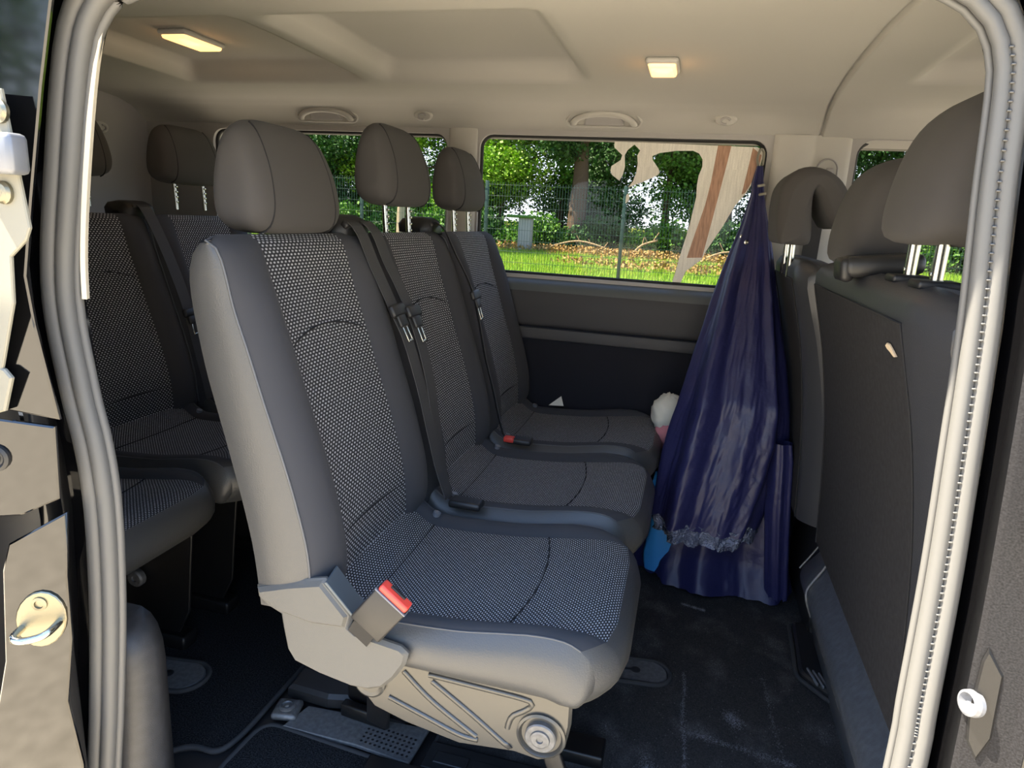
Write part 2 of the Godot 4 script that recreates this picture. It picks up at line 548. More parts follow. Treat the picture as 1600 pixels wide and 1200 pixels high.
func cushion(root: Node3D) -> void:
	var zs := [-.205, -.200, -.188, -.176, -.168, -.165, -.11, -.055, 0.0, .055, .11, .165, .168, .176, .188, .200, .205]
	var A := sm(cush_top, 36)
	var B := sm(cush_bottom, 36)
	var off := func(z: float) -> float:
		var a := absf(z)
		if a < .165: return -0.004 * (1.0 - pow(a / .165, 2.0)) - .001
		var t := (a - .165) / .04
		return 0.018 * pow(maxf(0, sin(PI * clampf(t * .85, 0, 1))), 0.7) - .003
	var fa := func(p: Vector2, t: float, z: float) -> Vector3:
		var a := absf(z)
		var pull := 0.045 * pow(clampf((a - .10) / .105, 0, 1), 3.0) * clampf((p.x + .30) / .25, 0, 1)
		var h := clampf((0.86 - t) / 0.2, 0, 1)
		return Vector3(p.x + .35 - pull, p.y + off.call(z) * h, z)
	var fb := func(p: Vector2, _t: float, z: float) -> Vector3:
		var pull := 0.045 * pow(clampf((absf(z) - .10) / .105, 0, 1), 3.0) * clampf((p.x + .30) / .25, 0, 1)
		return Vector3(p.x + .35 - pull, p.y, z)
	var ra := rows_of(A, zs, fa)
	var rb := rows_of(B, zs, fb)
	var n := A.size() - 1
	var jf := 29
	var c := put("cushion", cached("cu_insert", func():
		var st := S()
		var r := part_rows(ra, 5, 11, 0, jf)
		grid(st, r, uv_rows(r, 0.085))
		return done(st)), M.insert, root, true)
	c.set_meta("label", "charcoal woven panel with pale dots")
	for q in [[0, 5], [11, 16]]:
		put("bolster", cached("cu_bolster%d" % q[0], func():
			var st := S()
			grid(st, part_rows(ra, q[0], q[1], 0, jf))
			return done(st)), M.bolster, c).set_meta("label", "plain dark cloth bolster")
	put("front_panel", cached("cu_front", func():
		var st := S()
		grid(st, part_rows(ra, 0, 16, jf, n))
		grid(st, rb)
		return done(st)), M.vinyl, c)
	for s in [0, 16]:
		put("side_panel", cached("cu_side%d" % s, func():
			var st := S()
			cap(st, ra[s], rb[s], Vector3(0, -0.004, 0.022 if s else -0.022))
			return done(st)), M.vinyl, c).set_meta("label", "grained grey vinyl side")
		put("piping", cached("cu_pipe%d" % s, func():
			var st := S()
			tube(st, ra[s].slice(3, jf + 1), 0.0016, 6)
			return done(st)), M.piping, c)
	for q in [[-.20, .022], [-.475, .0]]:
		put("seam", cached("cu_seam%d" % int(-q[0] * 1000), func():
			var path := PackedVector3Array()
			for i in 15:
				var z := -.163 + .326 * i / 14.0
				var x: float = q[0] + q[1] * (1.0 - pow(z / .163, 2.0)) - q[1]
				var j := 0
				while j < n - 1 and A[j + 1].x < x: j += 1
				var t := clampf((x - A[j].x) / (A[j + 1].x - A[j].x), 0, 1)
				var p: Vector2 = A[j].lerp(A[j + 1], t)
				path.append(Vector3(p.x + .35, p.y + off.call(z) + .0005, z))
			var st := S()
			tube(st, path, 0.0015, 5)
			return done(st)), M.seam, c)
	# round trim studs in the rear corners of the cushion
	for s in [-1, 1]:
		put("stud", cached("cu_stud%d" % s, func():
			var st := S()
			lathe(st, Vector3(-.478 + .35, .424, s * .183), Vector3(.3, 1, 0), [[0.0085, -0.006], [0.0085, 0.003], [0.007, 0.004], [0.0045, 0.003], [0.0, 0.003]], 14)
			return done(st)), M.latch_grey, c)

# pillow-shaped headrest: A and B are front and rear profiles (x, y); half width w
func pillow(A: Array, B: Array, w: float, taper := 0.10, round_n := 3.4, n := 24) -> SurfaceTool:
	var a := sm(A, n)
	var b := sm(B, n)
	var c := Vector2.ZERO
	for p in a + b: c += p
	c /= a.size() * 2.0
	var y0 := INF
	var y1 := -INF
	for p in a + b:
		y0 = minf(y0, p.y); y1 = maxf(y1, p.y)
	var zs := []
	for i in 41:
		zs.append(PI * (i / 40.0 - 0.5))
	var loop := a.duplicate()
	for q in range(n - 2, 0, -1): loop.append(b[q])
	var st := S()
	var rows := []
	for ang in zs:
		var z: float = signf(ang) * pow(absf(sin(ang)), 2.0 / round_n)
		var k := pow(maxf(0.0, cos(ang)), 2.0 / round_n)
		if absf(ang) > 1.57: k = 0.0
		var r := PackedVector3Array()
		for p in loop:
			var q: Vector2 = c + (p - c) * k
			r.append(Vector3(q.x, q.y, z * w * (1.0 - taper * (q.y - y0) / (y1 - y0))))
		rows.append(r)
	grid(st, rows, null, 0, true)
	return st

var rest_front := [Vector2(-.715, 1.012), Vector2(-.690, 1.014), Vector2(-.674, 1.028), Vector2(-.668, 1.06), Vector2(-.676, 1.11), Vector2(-.690, 1.15), Vector2(-.706, 1.18), Vector2(-.724, 1.196), Vector2(-.738, 1.197)]
var rest_rear := [Vector2(-.715, 1.012), Vector2(-.745, 1.013), Vector2(-.764, 1.028), Vector2(-.772, 1.06), Vector2(-.773, 1.10), Vector2(-.769, 1.14), Vector2(-.762, 1.17), Vector2(-.752, 1.189), Vector2(-.738, 1.197)]

func headrest(root: Node3D, lift: float, dx := 0.0) -> void:
	var h := put("headrest", cached("rest", func(): return done(pillow(rest_front, rest_rear, .150, .15, 4.4))), M.head_cloth, root, true)
	h.position = Vector3(.35 + dx, lift, 0)
	var a := sm(rest_front, 24)
	for s in [-1, 1]:
		put("seam", cached("rest_seam%d" % s, func():
			var st := S()
			var p := PackedVector3Array()
			for j in range(2, 22):
				var t: float = (a[j].y - 1.012) / .185
				p.append(Vector3(a[j].x - .0030, a[j].y * .985 + 1.1 * .015, s * .102 * (1 - .15 * t)))
			tube(st, p, 0.0018, 5)
			return done(st)), M.seam, h)
	for s in [-1, 1]:
		var po := put("post", cached("post", func():
			var st := S()
			tube(st, PackedVector3Array([Vector3(-.712, .93, 0), Vector3(-.718, 1.03, 0)]), 0.0065, 12)
			for k in 4:
				rbox(st, Vector3(-.7065, .955 + k * .016, 0), Vector3(.0035, .006, .008), .001)
			return done(st)), M.chrome, h)
		po.position = Vector3(0, 0, s * .068)

func belt(root: Node3D, base: Vector3, pts: Array, tongue_at: int, name_ := "seat_belt", lean := 0.0) -> void:
	var p := []
	for q in pts: p.append(q - base)
	var path := sm(p, 40)
	var st := S()
	strap(st, path, Vector3(lean, 0, 1), 0.046)
	var b := put(name_, st, M.webbing, root, true)
	var c: Vector3 = p[tongue_at]
	var d: Vector3 = (p[tongue_at + 1] - p[tongue_at - 1]).normalized()
	var bas := Basis(Vector3(0, 0, 1).cross(d).normalized(), d, Vector3(0, 0, 1)).orthonormalized()
	var out := bas.x * (1.0 if bas.x.x > 0 else -1.0)
	var sh := S()
	rbox(sh, c + out * .006, Vector3(.014, .026, .062), .005, bas)
	rbox(sh, c + out * .006 + d * .022 + Vector3(0, 0, .0), Vector3(.010, .03, .036), .004, bas)
	put("tongue_grip", sh, M.black_plastic, b)
	var fr := S()
	for e in [-1, 1]:
		rbox(fr, c + out * .006 + d * .052 + Vector3(0, 0, e * .0095), Vector3(.0025, .034, .0045), .001, bas)
	rbox(fr, c + out * .006 + d * .068, Vector3(.0025, .005, .0235), .001, bas)
	put("tongue", fr, M.chrome, b)

func belt_guide(root: Node3D, at: Vector3, w: float, slots: Array) -> void:
	# moulded shoulder cover on the backrest top, rounded nose to the front
	var st := S()
	var rows := []
	for i in 13:
		var t := i / 12.0
		var z := (t - .5) * w
		var k := pow(maxf(0.02, 1.0 - pow(absf(t * 2 - 1), 5.0)), .4)
		var r := PackedVector3Array()
		for p in [Vector2(-.075, -.006), Vector2(-.078, .018), Vector2(-.065, .032), Vector2(-.03, .038), Vector2(0.0, .038), Vector2(.02, .030), Vector2(.03, .014), Vector2(.028, -.012), Vector2(.018, -.03), Vector2(0, -.012)]:
			r.append(at + Vector3(-.01 + (p.x + .01) * k, .0 + p.y * k, z))
		rows.append(r)
	grid(st, rows, null, 0, true)
	for e in [0, 12]:
		for k in range(1, 9):
			tri(st, rows[e][0], rows[e][k], rows[e][k + 1], 4)
	var g := put("belt_guide", st, M.black_plastic, root, true)
	for s in slots:
		var q := S()
		rbox(q, at + Vector3(.022, .018, s), Vector3(.016, .014, .052), .004, Basis(Vector3(0, 0, 1), -.7))
		put("slot", q, M.black_plastic, g)

func seat(at: Vector3, label: String, group: String, lift: float, beltside: Array = []) -> Node3D:
	var r := thing("passenger_seat", label, "seat", at, group)
	backrest(r)
	cushion(r)
	headrest(r, lift)
	return r

func seat_legs(r: Node3D, zs: Array) -> void:
	# black pressed-steel frame below the cushion, standing on the floor rail
	for z in zs:
		var st := S()
		plate(st, v3s([Vector3(-.10, .03, z), Vector3(.20, .03, z), Vector3(.235, .10, z), Vector3(.245, .20, z), Vector3(.26, .335, z), Vector3(-.14, .335, z), Vector3(-.16, .24, z), Vector3(-.08, .14, z)]), Vector3(0, 0, 1), .006, .002)
		rbox(st, Vector3(.05, .018, z), Vector3(.36, .034, .05), .006)
		put("leg_frame", st, M.black_steel, r, true)

# ---------------------------------------------------------------- the bus itself
func box(st: SurfaceTool, a: Vector3, b: Vector3, bevel := 0.003) -> void:
	rbox(st, (a + b) / 2, (b - a).abs(), bevel)

func ceil_y(x: float, z: float) -> float:
	var y := lerp_table([[-.87, 1.325], [-.84, 1.345], [-.80, 1.378], [-.76, 1.402], [-.70, 1.419], [-.6, 1.429], [-.4, 1.438], [0, 1.444], [.4, 1.436], [.58, 1.42], [.68, 1.395], [.74, 1.362], [.775, 1.332]], z)
	# pressed recesses of the headliner
	for r in [[-.935, -.335, -.49, .16, .05], [-1.62, -1.00, -.50, .16, .05], [.47, 1.05, -.46, .46, .04]]:
		var ax := smoothstep(r[0], r[0] + .035, x) * (1.0 - smoothstep(r[1] - .03, r[1], x))
		var az := smoothstep(r[2], r[2] + .07, z) * (1.0 - smoothstep(r[3] - .06, r[3], z))
		y += r[4] * ax * az
	# joint between the two headliner mouldings
	var sx := .335 - .03 * cos(clampf(z / .8, -1, 1) * PI * .5)
	y += .010 * exp(-pow((x - sx) / .0035, 2.0))
	y -= .005 * smoothstep(sx, sx + .008, x)
	return y

func rr_path(x0: float, x1: float, y0: float, y1: float, r: float, z: float, k := 6) -> PackedVector3Array:
	var p := PackedVector3Array()
	for q in [[x1 - r, y1 - r, 0.0], [x0 + r, y1 - r, PI / 2], [x0 + r, y0 + r, PI], [x1 - r, y0 + r, PI * 1.5]]:
		for i in k + 1:
			var a: float = q[2] + PI / 2 * i / k
			p.append(Vector3(q[0] + cos(a) * r, q[1] + sin(a) * r, z))
	return p

func window_in_wall(n: int, x0: float, x1: float, y0: float, y1: float, X0: float, X1: float, Y0: float, Y1: float) -> void:
	var k := 6
	var inner := rr_path(x0, x1, y0, y1, .045, -.83, k)
	var outer := PackedVector3Array()
	for i in inner.size():
		var q := i / (k + 1)
		var t := float(i % (k + 1)) / k
		var c: Array = [[X1, Y1], [X0, Y1], [X0, Y0], [X1, Y0]][q]
		var m: Vector3 = inner[i]
		outer.append(Vector3(c[0], m.y if t == 0.0 and q % 2 == 0 or t == 1.0 and q % 2 == 1 else c[1], -.83) if true else m)
		if t == 0.0 and q % 2 == 1 or t == 1.0 and q % 2 == 0:
			outer[i] = Vector3(m.x, c[1], -.83)
	var st := S()
	var deep := rr_path(x0, x1, y0, y1, .045, -.875, k)
	grid(st, [outer, inner], null, -1, true)
	grid(st, [inner, deep], null, 2, true)
	var outer2 := PackedVector3Array()
	for p in outer: outer2.append(p + Vector3(0, 0, -.045))
	grid(st, [outer2, deep], null, -1, true)
	struct("trim_%d" % n, st, M.trim_grey, "grey trim round the side window")
	var g := S()
	tube(g, rr_path(x0, x1, y0, y1, .045, -.852, k), 0.009, 8, true)
	var gl := S()
	var p := rr_path(x0 - .004, x1 + .004, y0 - .004, y1 + .004, .045, -.862, k)
	for i in range(1, p.size() - 1):
		tri(gl, p[0], p[i], p[i + 1], 1)
	var w := struct("window_%d" % n, gl, M.glass, "dark tinted side window pane")
	put("gasket", g, M.gasket, w)

func build_shell() -> void:
	# floor pan, outer skin
	var st := S()
	box(st, Vector3(-2.2, -.06, -.9), Vector3(1.6, -.013, .60))
	struct("floor", st, M.black_plastic, "black rubber floor of the bus")
	st = S()
	box(st, Vector3(-.86, -.075, .595), Vector3(.30, -.016, .80), .01)
	var sill := struct("trim_9", st, M.sill_plastic, "blue-grey plastic door sill step")
	for k in 6:
		var q := S()
		box(q, Vector3(-.80, -.017, .625 + k * .022), Vector3(.24, -.013, .635 + k * .022), .002)
		put("tread_rib", q, M.sill_plastic, sill)
	# headliner
	var xs := []
	var x := -2.15
	while x < 1.55:
		xs.append(x)
		x += .0025 if x > .27 and x < .36 else .022
	var zs := []
	for i in 100: zs.append(-.87 + 1.645 * i / 99.0)
	var rows := []
	for a in xs:
		var r := PackedVector3Array()
		for z in zs: r.append(Vector3(a, ceil_y(a, z), z))
		rows.append(r)
	st = S()
	grid(st, rows)
	struct("ceiling", st, M.liner, "beige fabric headliner with pressed recesses")
	# roof and body skin
	st = S()
	box(st, Vector3(-2.3, 1.50, -.97), Vector3(1.6, 1.56, .83), .02)
	box(st, Vector3(-2.3, 1.30, .785), Vector3(1.6, 1.53, .83), .01)
	box(st, Vector3(-2.3, 1.345, -.97), Vector3(1.6, 1.53, -.885), .01)
	struct("roof", st, M.paint, "black painted roof of the bus")
	st = S()
	box(st, Vector3(-2.3, -.25, -.98), Vector3(1.6, .86, -.885), .01)
	struct("wall_left_outer", st, M.paint, "black painted body side")
	# lower side panel: ledge, sloped top panel, groove, pale strip, cloth
	var prof := func(pts: Array, m: Material, called: String, label: String) -> MeshInstance3D:
		var q := S()
		var rr := []
		for xx in [-2.12, -1.2, -.7, -.1, .5, 1.5]:
			var r := PackedVector3Array()
			for p in sm(pts, pts.size() * 4): r.append(Vector3(xx, p.y, p.x))
			rr.append(r)
		grid(q, rr)
		return struct(called, q, m, label)
	prof.call([Vector2(-.885, .872), Vector2(-.86, .868), Vector2(-.825, .858), Vector2(-.80, .842), Vector2(-.787, .82)], M.sill_plastic, "trim_10", "blue-grey window ledge along the side panel")
	var w: MeshInstance3D = prof.call([Vector2(-.787, .82), Vector2(-.781, .79), Vector2(-.780, .75), Vector2(-.783, .705), Vector2(-.80, .699)], M.panel_plastic, "wall_left", "dark grey side panel below the window")
	var q2 := S()
	box(q2, Vector3(-2.12, .652, -.82), Vector3(1.5, .692, -.792), .004)
	put("strip", q2, M.strip_plastic, w)
	q2 = S()
	box(q2, Vector3(-2.12, .0, -.89), Vector3(1.5, .70, -.806), .004)
	put("cloth_panel", q2, M.panel_cloth, w).set_meta("label", "dark cloth lower panel")
	# windows in the left side
	window_in_wall(1, -1.82, -.868, .93, 1.335, -2.12, -.81, .85, 1.36)
	window_in_wall(2, -.750, .190, .872, 1.337, -.81, .315, .85, 1.36)
	window_in_wall(3, .445, 1.35, .90, 1.345, .315, 1.5, .85, 1.36)
	# pillar mouldings between the windows
	for b in [[-.862, -.757, "trim_4"], [.205, .43, "trim_5"]]:
		var rr := []
		for y in [.86, .95, 1.05, 1.2, 1.29, 1.335, 1.355]:
			var r := PackedVector3Array()
			var cx: float = (b[0] + b[1]) / 2
			var hw: float = (b[1] - b[0]) / 2
			var d := lerp_table([[.86, .028], [1.2, .024], [1.33, .012], [1.355, .004]], y)
			for t in [-1.0, -.97, -.85, -.5, -.1, .0, .1, .5, .85, .97, 1.0]:
				r.append(Vector3(cx + hw * t, y, -.832 + d * pow(maxf(0.0, 1.0 - pow(absf(t), 4.0)), .5) + (.006 if t < 0 and b[1] > 0 else 0.0)))
			rr.append(r)
		var q := S()
		grid(q, rr)
		struct(b[2], q, M.trim_beige, "beige pillar moulding between the side windows")
	# back wall and partition ends
	st = S()
	box(st, Vector3(-2.25, -.06, -.97), Vector3(-2.12, 1.55, .83))
	struct("wall_back", st, M.trim_grey, "grey trim of the tail of the bus")
	st = S()
	box(st, Vector3(-2.2, -.06, .72), Vector3(-.93, 1.45, .80))
	struct("wall_right", st, M.trim_grey, "side wall behind the door opening")
	st = S()
	box(st, Vector3(-2.3, -.25, .80), Vector3(-1.29, 1.34, .84), .01)
	struct("wall_right_outer", st, M.paint, "black painted body side behind the door")
	st = S()
	box(st, Vector3(.58, -.25, .80), Vector3(1.62, .9, .858), .012)
	box(st, Vector3(.58, .9, .80), Vector3(.68, 1.34, .85), .008)
	box(st, Vector3(1.36, .9, .80), Vector3(1.62, 1.34, .85), .008)
	struct("door_2", st, M.paint, "black painted front passenger door")
	for gp in [["window_4", [Vector3(.36, .9, .80), Vector3(1.36, .9, .80), Vector3(1.36, 1.32, .80), Vector3(.36, 1.32, .80)]], ["window_5", [Vector3(1.54, .84, -.88), Vector3(1.54, .84, .8), Vector3(1.45, 1.45, .8), Vector3(1.45, 1.45, -.88)]]]:
		var gq := S()
		tri(gq, gp[1][0], gp[1][1], gp[1][2], 1); tri(gq, gp[1][0], gp[1][2], gp[1][3], 1)
		struct(gp[0], gq, M.clear_glass, "clear front glass pane")
	# the sliding door itself, pushed back along the body side
	var sd := thing("sliding_door", "black painted sliding door pushed back along the body side", "door", Vector3(-1.45, -.2, .93))
	st = S()
	box(st, Vector3(-1.98, -.22, .925), Vector3(-.94, .86, .985), .02)
	box(st, Vector3(-1.98, .86, .93), Vector3(-1.86, 1.34, .975), .012)
	box(st, Vector3(-1.06, .86, .93), Vector3(-.94, 1.34, .975), .012)
	box(st, Vector3(-1.98, 1.26, .93), Vector3(-.94, 1.34, .975), .012)
	put("panel", st, M.paint, sd)
	st = S()
	box(st, Vector3(-1.87, .85, .95), Vector3(-1.05, 1.27, .956), .001)
	put("pane", st, M.glass, sd)
	st = S()
	box(st, Vector3(-1.14, .70, .983), Vector3(-1.01, .74, 1.005), .008)
	put("handle", st, M.black_plastic, sd)
	st = S()
	box(st, Vector3(-1.35, .52, .844), Vector3(-1.25, .56, .928), .006)
	put("roller_arm", st, M.black_steel, sd)
	st = S()
	box(st, Vector3(.36, -.06, .74), Vector3(1.55, .9, .80))
	box(st, Vector3(.36, 1.30, .74), Vector3(1.55, 1.45, .80))
	box(st, Vector3(1.35, -.06, .74), Vector3(1.6, 1.5, .80))
	struct("wall_right_front", st, M.trim_grey, "front door side")
	st = S()
	box(st, Vector3(1.5, -.06, -.9), Vector3(1.58, .85, .8))
	struct("wall_front", st, M.black_plastic, "dashboard bulkhead")

func seal_path() -> Array:
	return sm([Vector3(-.70, 1.300, .785), Vector3(-.728, 1.275, .785), Vector3(-.752, 1.225, .785), Vector3(-.782, 1.10, .785), Vector3(-.811, .938, .785), Vector3(-.800, .806, .785), Vector3(-.784, .715, .785), Vector3(-.779, .618, .785), Vector3(-.789, .46, .785), Vector3(-.81, .287, .785), Vector3(-.828, .166, .785), Vector3(-.845, .04, .785), Vector3(-.83, -.03, .785), Vector3(-.75, -.045, .785),
		Vector3(.20, -.045, .785), Vector3(.285, -.02, .785), Vector3(.292, .10, .785), Vector3(.2915, .49, .785), Vector3(.289, .575, .785), Vector3(.284, .727, .785), Vector3(.276, .866, .785), Vector3(.268, .99, .785), Vector3(.257, 1.106, .785), Vector3(.249, 1.203, .785), Vector3(.238, 1.238, .785), Vector3(.213, 1.268, .785), Vector3(.15, 1.295, .785), Vector3(.05, 1.312, .785), Vector3(-.2, 1.322, .785), Vector3(-.55, 1.322, .785), Vector3(-.65, 1.314, .785), Vector3(-.70, 1.300, .785)], 200)

func build_opening() -> void:
	var path := seal_path()
	path.pop_back()
	var n := path.size()
	var sl := thing("door_seal", "grey rubber weatherstrip running round the sliding door opening", "seal", Vector3(-.28, 0, .785))
	var side := func(i: int) -> Vector3:
		var d: Vector3 = (path[(i + 1) % n] - path[(i - 1 + n) % n]).normalized()
		return Vector3(-d.y, d.x, 0)   # towards the inside of the opening
	for lobe in [[-.011, .0125, 0.0, "outer_bead"], [.0095, .0115, -.002, "inner_bead"], [.020, .006, -.012, "lip"]]:
		var p := PackedVector3Array()
		var ks := PackedFloat32Array()
		for i in n:
			var k: float = lerp_table([[-.4, 1.0], [.2, .72]], path[i].x)
			if path[i].x > 0: k = lerp_table([[0, .80], [.6, .74], [1.25, .60]], path[i].y)
			ks.append(k)
			p.append(path[i] + side.call(i) * lobe[0] * k + Vector3(0, 0, lobe[2]))
		var st := S()
		tube(st, p, lobe[1], 10, true, true, ks)
		put(lobe[3], st, M.rubber, sl)
	var ribs := S()
	for i in n:
		if path[i].x > .2 and path[i].y > .05 and path[i].y < 1.22:
			for h in 3:
				var a: Vector3 = path[i].lerp(path[(i + 1) % n], h / 3.0) + side.call(i) * .0010 + Vector3(0, 0, .0045)
				rbox(ribs, a, Vector3(.0035, .0016, .003), .0006)
	put("rib", ribs, M.rubber, sl).set_meta("kind", "stuff")
	# cream edging inside the seal on the rear side of the opening
	var p2 := []
	for v in [Vector3(-.655, 1.325, .772), Vector3(-.700, 1.283, .772), Vector3(-.728, 1.225, .772), Vector3(-.757, 1.10, .772), Vector3(-.776, .99, .772), Vector3(-.781, .925, .772)]: p2.append(v)
	var st2 := S()
	strap(st2, sm(p2, 30), Vector3(.5, 0, 1), .010, .006)
	struct("trim_6", st2, M.cream, "cream edging strip inside the door seal")
	# rear jamb: recessed channel next to the seal, then glossy painted panels
	var xs := func(y: float) -> float: return lerp_table([[-.1, -.86], [.04, -.845], [.166, -.828], [.287, -.81], [.46, -.789], [.618, -.779], [.715, -.784], [.806, -.80], [.938, -.811], [1.10, -.782], [1.225, -.752], [1.275, -.728], [1.34, -.70]], y)
	var jamb := func(ys: Array, offs: Array, called: String, m: Material, label: String, sgn := -1.0, fx = null) -> MeshInstance3D:
		var q := S()
		for k in offs.size() - 1:
			var rr := []
			for y in ys:
				var x0: float = xs.call(y) if fx == null else fx.call(y)
				rr.append(PackedVector3Array([Vector3(x0 + sgn * offs[k][0], y, offs[k][1]), Vector3(x0 + sgn * offs[k + 1][0], y, offs[k + 1][1])]))
			grid(q, rr, null, k + 1)
		return struct(called, q, m, label)
	var yy := []
	for i in 36: yy.append(-.25 + 1.60 * i / 35.0)
	jamb.call(yy, [[-.022, .766], [-.020, .772], [.02, .776], [.028, .786], [.046, .788], [.050, .80], [.052, .822], [.056, .83]], "wall_jamb_rear", M.paint, "black painted rear door jamb")
	var bkp := S()
	box(bkp, Vector3(-1.3, -.25, .80), Vector3(-.835, 1.34, .826), .004)
	struct("wall_jamb_backing", bkp, M.black_plastic, "black inner skin behind the jamb panels")
	var pl := func(poly: Array, z: float, tilt: float, called: String, par: Node, m: Material, t := .006) -> MeshInstance3D:
		var a := PackedVector3Array()
		for v in poly: a.append(Vector3(v.x, v.y, z + (v.x + .8) * tilt))
		var q := S()
		plate(q, a, Vector3(-tilt, 0, 1), t, .002)
		return put(called, q, m, par)
	var pan := thing("jamb_panel", "mirror-black painted jamb panels carrying the door striker", "panel", Vector3(-.85, .2, .83))
	pl.call([Vector2(-.775, .645), Vector2(-.783, .55), Vector2(-.786, .45), Vector2(-.80, .35), Vector2(-.79, .24), Vector2(-.80, .05), Vector2(-.90, .05), Vector2(-.895, .3), Vector2(-.868, .42), Vector2(-.856, .56), Vector2(-.845, .60)], .848, -.42, "lower_panel", pan, M.paint)
	pl.call([Vector2(-.775, .668), Vector2(-.771, .768), Vector2(-.905, .79), Vector2(-.905, .64), Vector2(-.82, .645)], .856, -.42, "middle_panel", pan, M.paint)
	pl.call([Vector2(-.766, .777), Vector2(-.782, .90), Vector2(-.786, .96), Vector2(-.770, 1.05), Vector2(-.745, 1.18), Vector2(-.725, 1.27), Vector2(-.70, 1.34), Vector2(-.88, 1.34), Vector2(-.90, .80)], .850, -.30, "upper_panel", pan, M.paint)
	var g := S()
	lathe(g, Vector3(-.837, .726, .8785), Vector3(.42, 0, 1), [[.019, -.004], [.018, .004], [.014, .006], [.011, .003], [.008, .003], [.007, .006], [0, .006]], 20)
	put("grommet", g, M.black_plastic, pan)
	# striker
	var sk := thing("door_striker", "brass-coloured oval striker plate with a steel loop on the rear jamb", "striker", Vector3(-.815, .485, .855))
	var ov := PackedVector3Array()
	for i in 20:
		var a := TAU * i / 20
		var ox := -.815 + cos(a) * .030 + sin(a) * .004
		ov.append(Vector3(ox, .487 + sin(a) * .043, .8545 - (ox + .8) * .42))
	var q3 := S()
	plate(q3, ov, Vector3(.42, 0, 1), .004, .0015)
	put("plate", q3, M.zinc, sk)
	q3 = S()
	tube(q3, v3s(sm([Vector3(-.838, .475, .870), Vector3(-.828, .475, .894), Vector3(-.816, .473, .896), Vector3(-.796, .477, .888), Vector3(-.786, .482, .878), Vector3(-.792, .484, .853)], 20)), .0052, 8)
	put("loop", q3, M.chrome, sk)
	q3 = S()
	lathe(q3, Vector3(-.813, .512, .863), Vector3(.42, 0, 1), [[.0105, 0], [.0100, .003], [.006, .004], [.0055, .0015], [0, .0015]], 16)
	put("screw", q3, M.zinc, sk)
	# upper latch guide with its white plastic backing
	var lg := thing("door_guide", "grey steel door guide block on white plastic backing, two bolts", "guide", Vector3(-0.776, 1.09, .87))
	q3 = S()
	plate(q3, v3s([Vector3(-0.761, 1.17, .870), Vector3(-0.743, 1.02, .870), Vector3(-0.751, 1.005, .870), Vector3(-0.776, .985, .870), Vector3(-0.781, .93, .870), Vector3(-0.836, .78, .870), Vector3(-0.846, 1.17, .870)]), Vector3(0, 0, 1), .004, .0015)
	put("backing", q3, M.white_plastic, lg)
	q3 = S()
	box(q3, Vector3(-0.816, 1.078, .874), Vector3(-0.728, 1.122, .900), .006)
	put("block", q3, M.latch_grey, lg)
	for b in [Vector3(-0.764, 1.146, .874), Vector3(-0.772, 1.058, .874)]:
		q3 = S()
		lathe(q3, b, Vector3(0, 0, 1), [[.013, 0], [.013, .004], [.010, .007], [.005, .008], [0, .008]], 16)
		put("bolt", q3, M.zinc, lg)
	q3 = S()
	plate(q3, v3s([Vector3(-0.808, .845, .870), Vector3(-0.798, .835, .870), Vector3(-0.816, .79, .870), Vector3(-0.846, .78, .870), Vector3(-0.866, .86, .870)]), Vector3(0, 0, 1), .005, .002)
	put("buffer", q3, M.white_plastic, lg)
	# front jamb
	var fx := func(y: float) -> float: return lerp_table([[-.1, .295], [.1, .292], [.49, .2915], [.575, .289], [.727, .284], [.866, .276], [.99, .268], [1.106, .257], [1.203, .249], [1.238, .238], [1.30, .21], [1.34, .15]], y)
	jamb.call(yy, [[-.012, .766], [-.010, .772], [.012, .774], [.014, .768], [.024, .768], [.026, .80], [.027, .815]], "wall_jamb_front", M.paint, "black painted front door jamb", 1.0, fx)
	jamb.call(yy, [[.027, .815], [.031, .818], [.066, .832], [.070, .838], [.074, .840], [.077, .836]], "trim_7", M.paint_dusty, "dusty dark painted pillar edge", 1.0, fx)
	jamb.call(yy, [[.077, .836], [.081, .826], [.115, .835], [.119, .845], [.30, .86]], "trim_8", M.paint, "black painted front pillar", 1.0, fx)
	var rk := thing("door_buffer", "pale round door buffer cone on a six-sided plate", "buffer", Vector3(.318, .60, .825))
	q3 = S()
	plate(q3, v3s([Vector3(.322, .680, .818), Vector3(.338, .655, .822), Vector3(.341, .585, .823), Vector3(.333, .555, .821), Vector3(.322, .575, .818), Vector3(.319, .60, .817), Vector3(.319, .665, .817)]), Vector3(-.25, 0, 1), .006, .002)
	put("plate", q3, M.black_steel, rk)
	q3 = S()
	lathe(q3, Vector3(.322, .617, .822), Vector3(-.93, .12, .34), [[.0125, 0], [.0132, .005], [.0125, .010], [.010, .011], [.008, .004], [.0, .003]], 24)
	put("cone", q3, M.latch_grey, rk)
	var hb := thing("pillar_bolt", "white round bolt cap on a pale bracket of the front jamb", "bolt", Vector3(.317, 1.01, .84))
	q3 = S()
	box(q3, Vector3(.305, .985, .826), Vector3(.345, 1.075, .838), .004)
	put("bracket", q3, M.latch_grey, hb)
	q3 = S()
	lathe(q3, Vector3(.312, 1.015, .838), Vector3(0, 0, 1), [[.0125, 0], [.0125, .004], [.010, .007], [.005, .007], [.004, .004], [0, .004]], 18)
	put("cap", q3, M.white_plastic, hb)
	var hd := thing("door_stop", "pale rubber door stop at the front pillar edge", "stop", Vector3(.345, .80, .86))
	q3 = S()
	tube(q3, v3s([Vector3(.327, .915, .862), Vector3(.331, .86, .866), Vector3(.336, .80, .866), Vector3(.338, .785, .864)]), .013, 12)
	put("body", q3, M.pale_rubber, hd)
	q3 = S()
	box(q3, Vector3(.325, .79, .835), Vector3(.350, .91, .866), .005)
	put("mount", q3, M.black_plastic, hd)
	# scuffed plastic block at the foot of the rear jamb
	q3 = S()
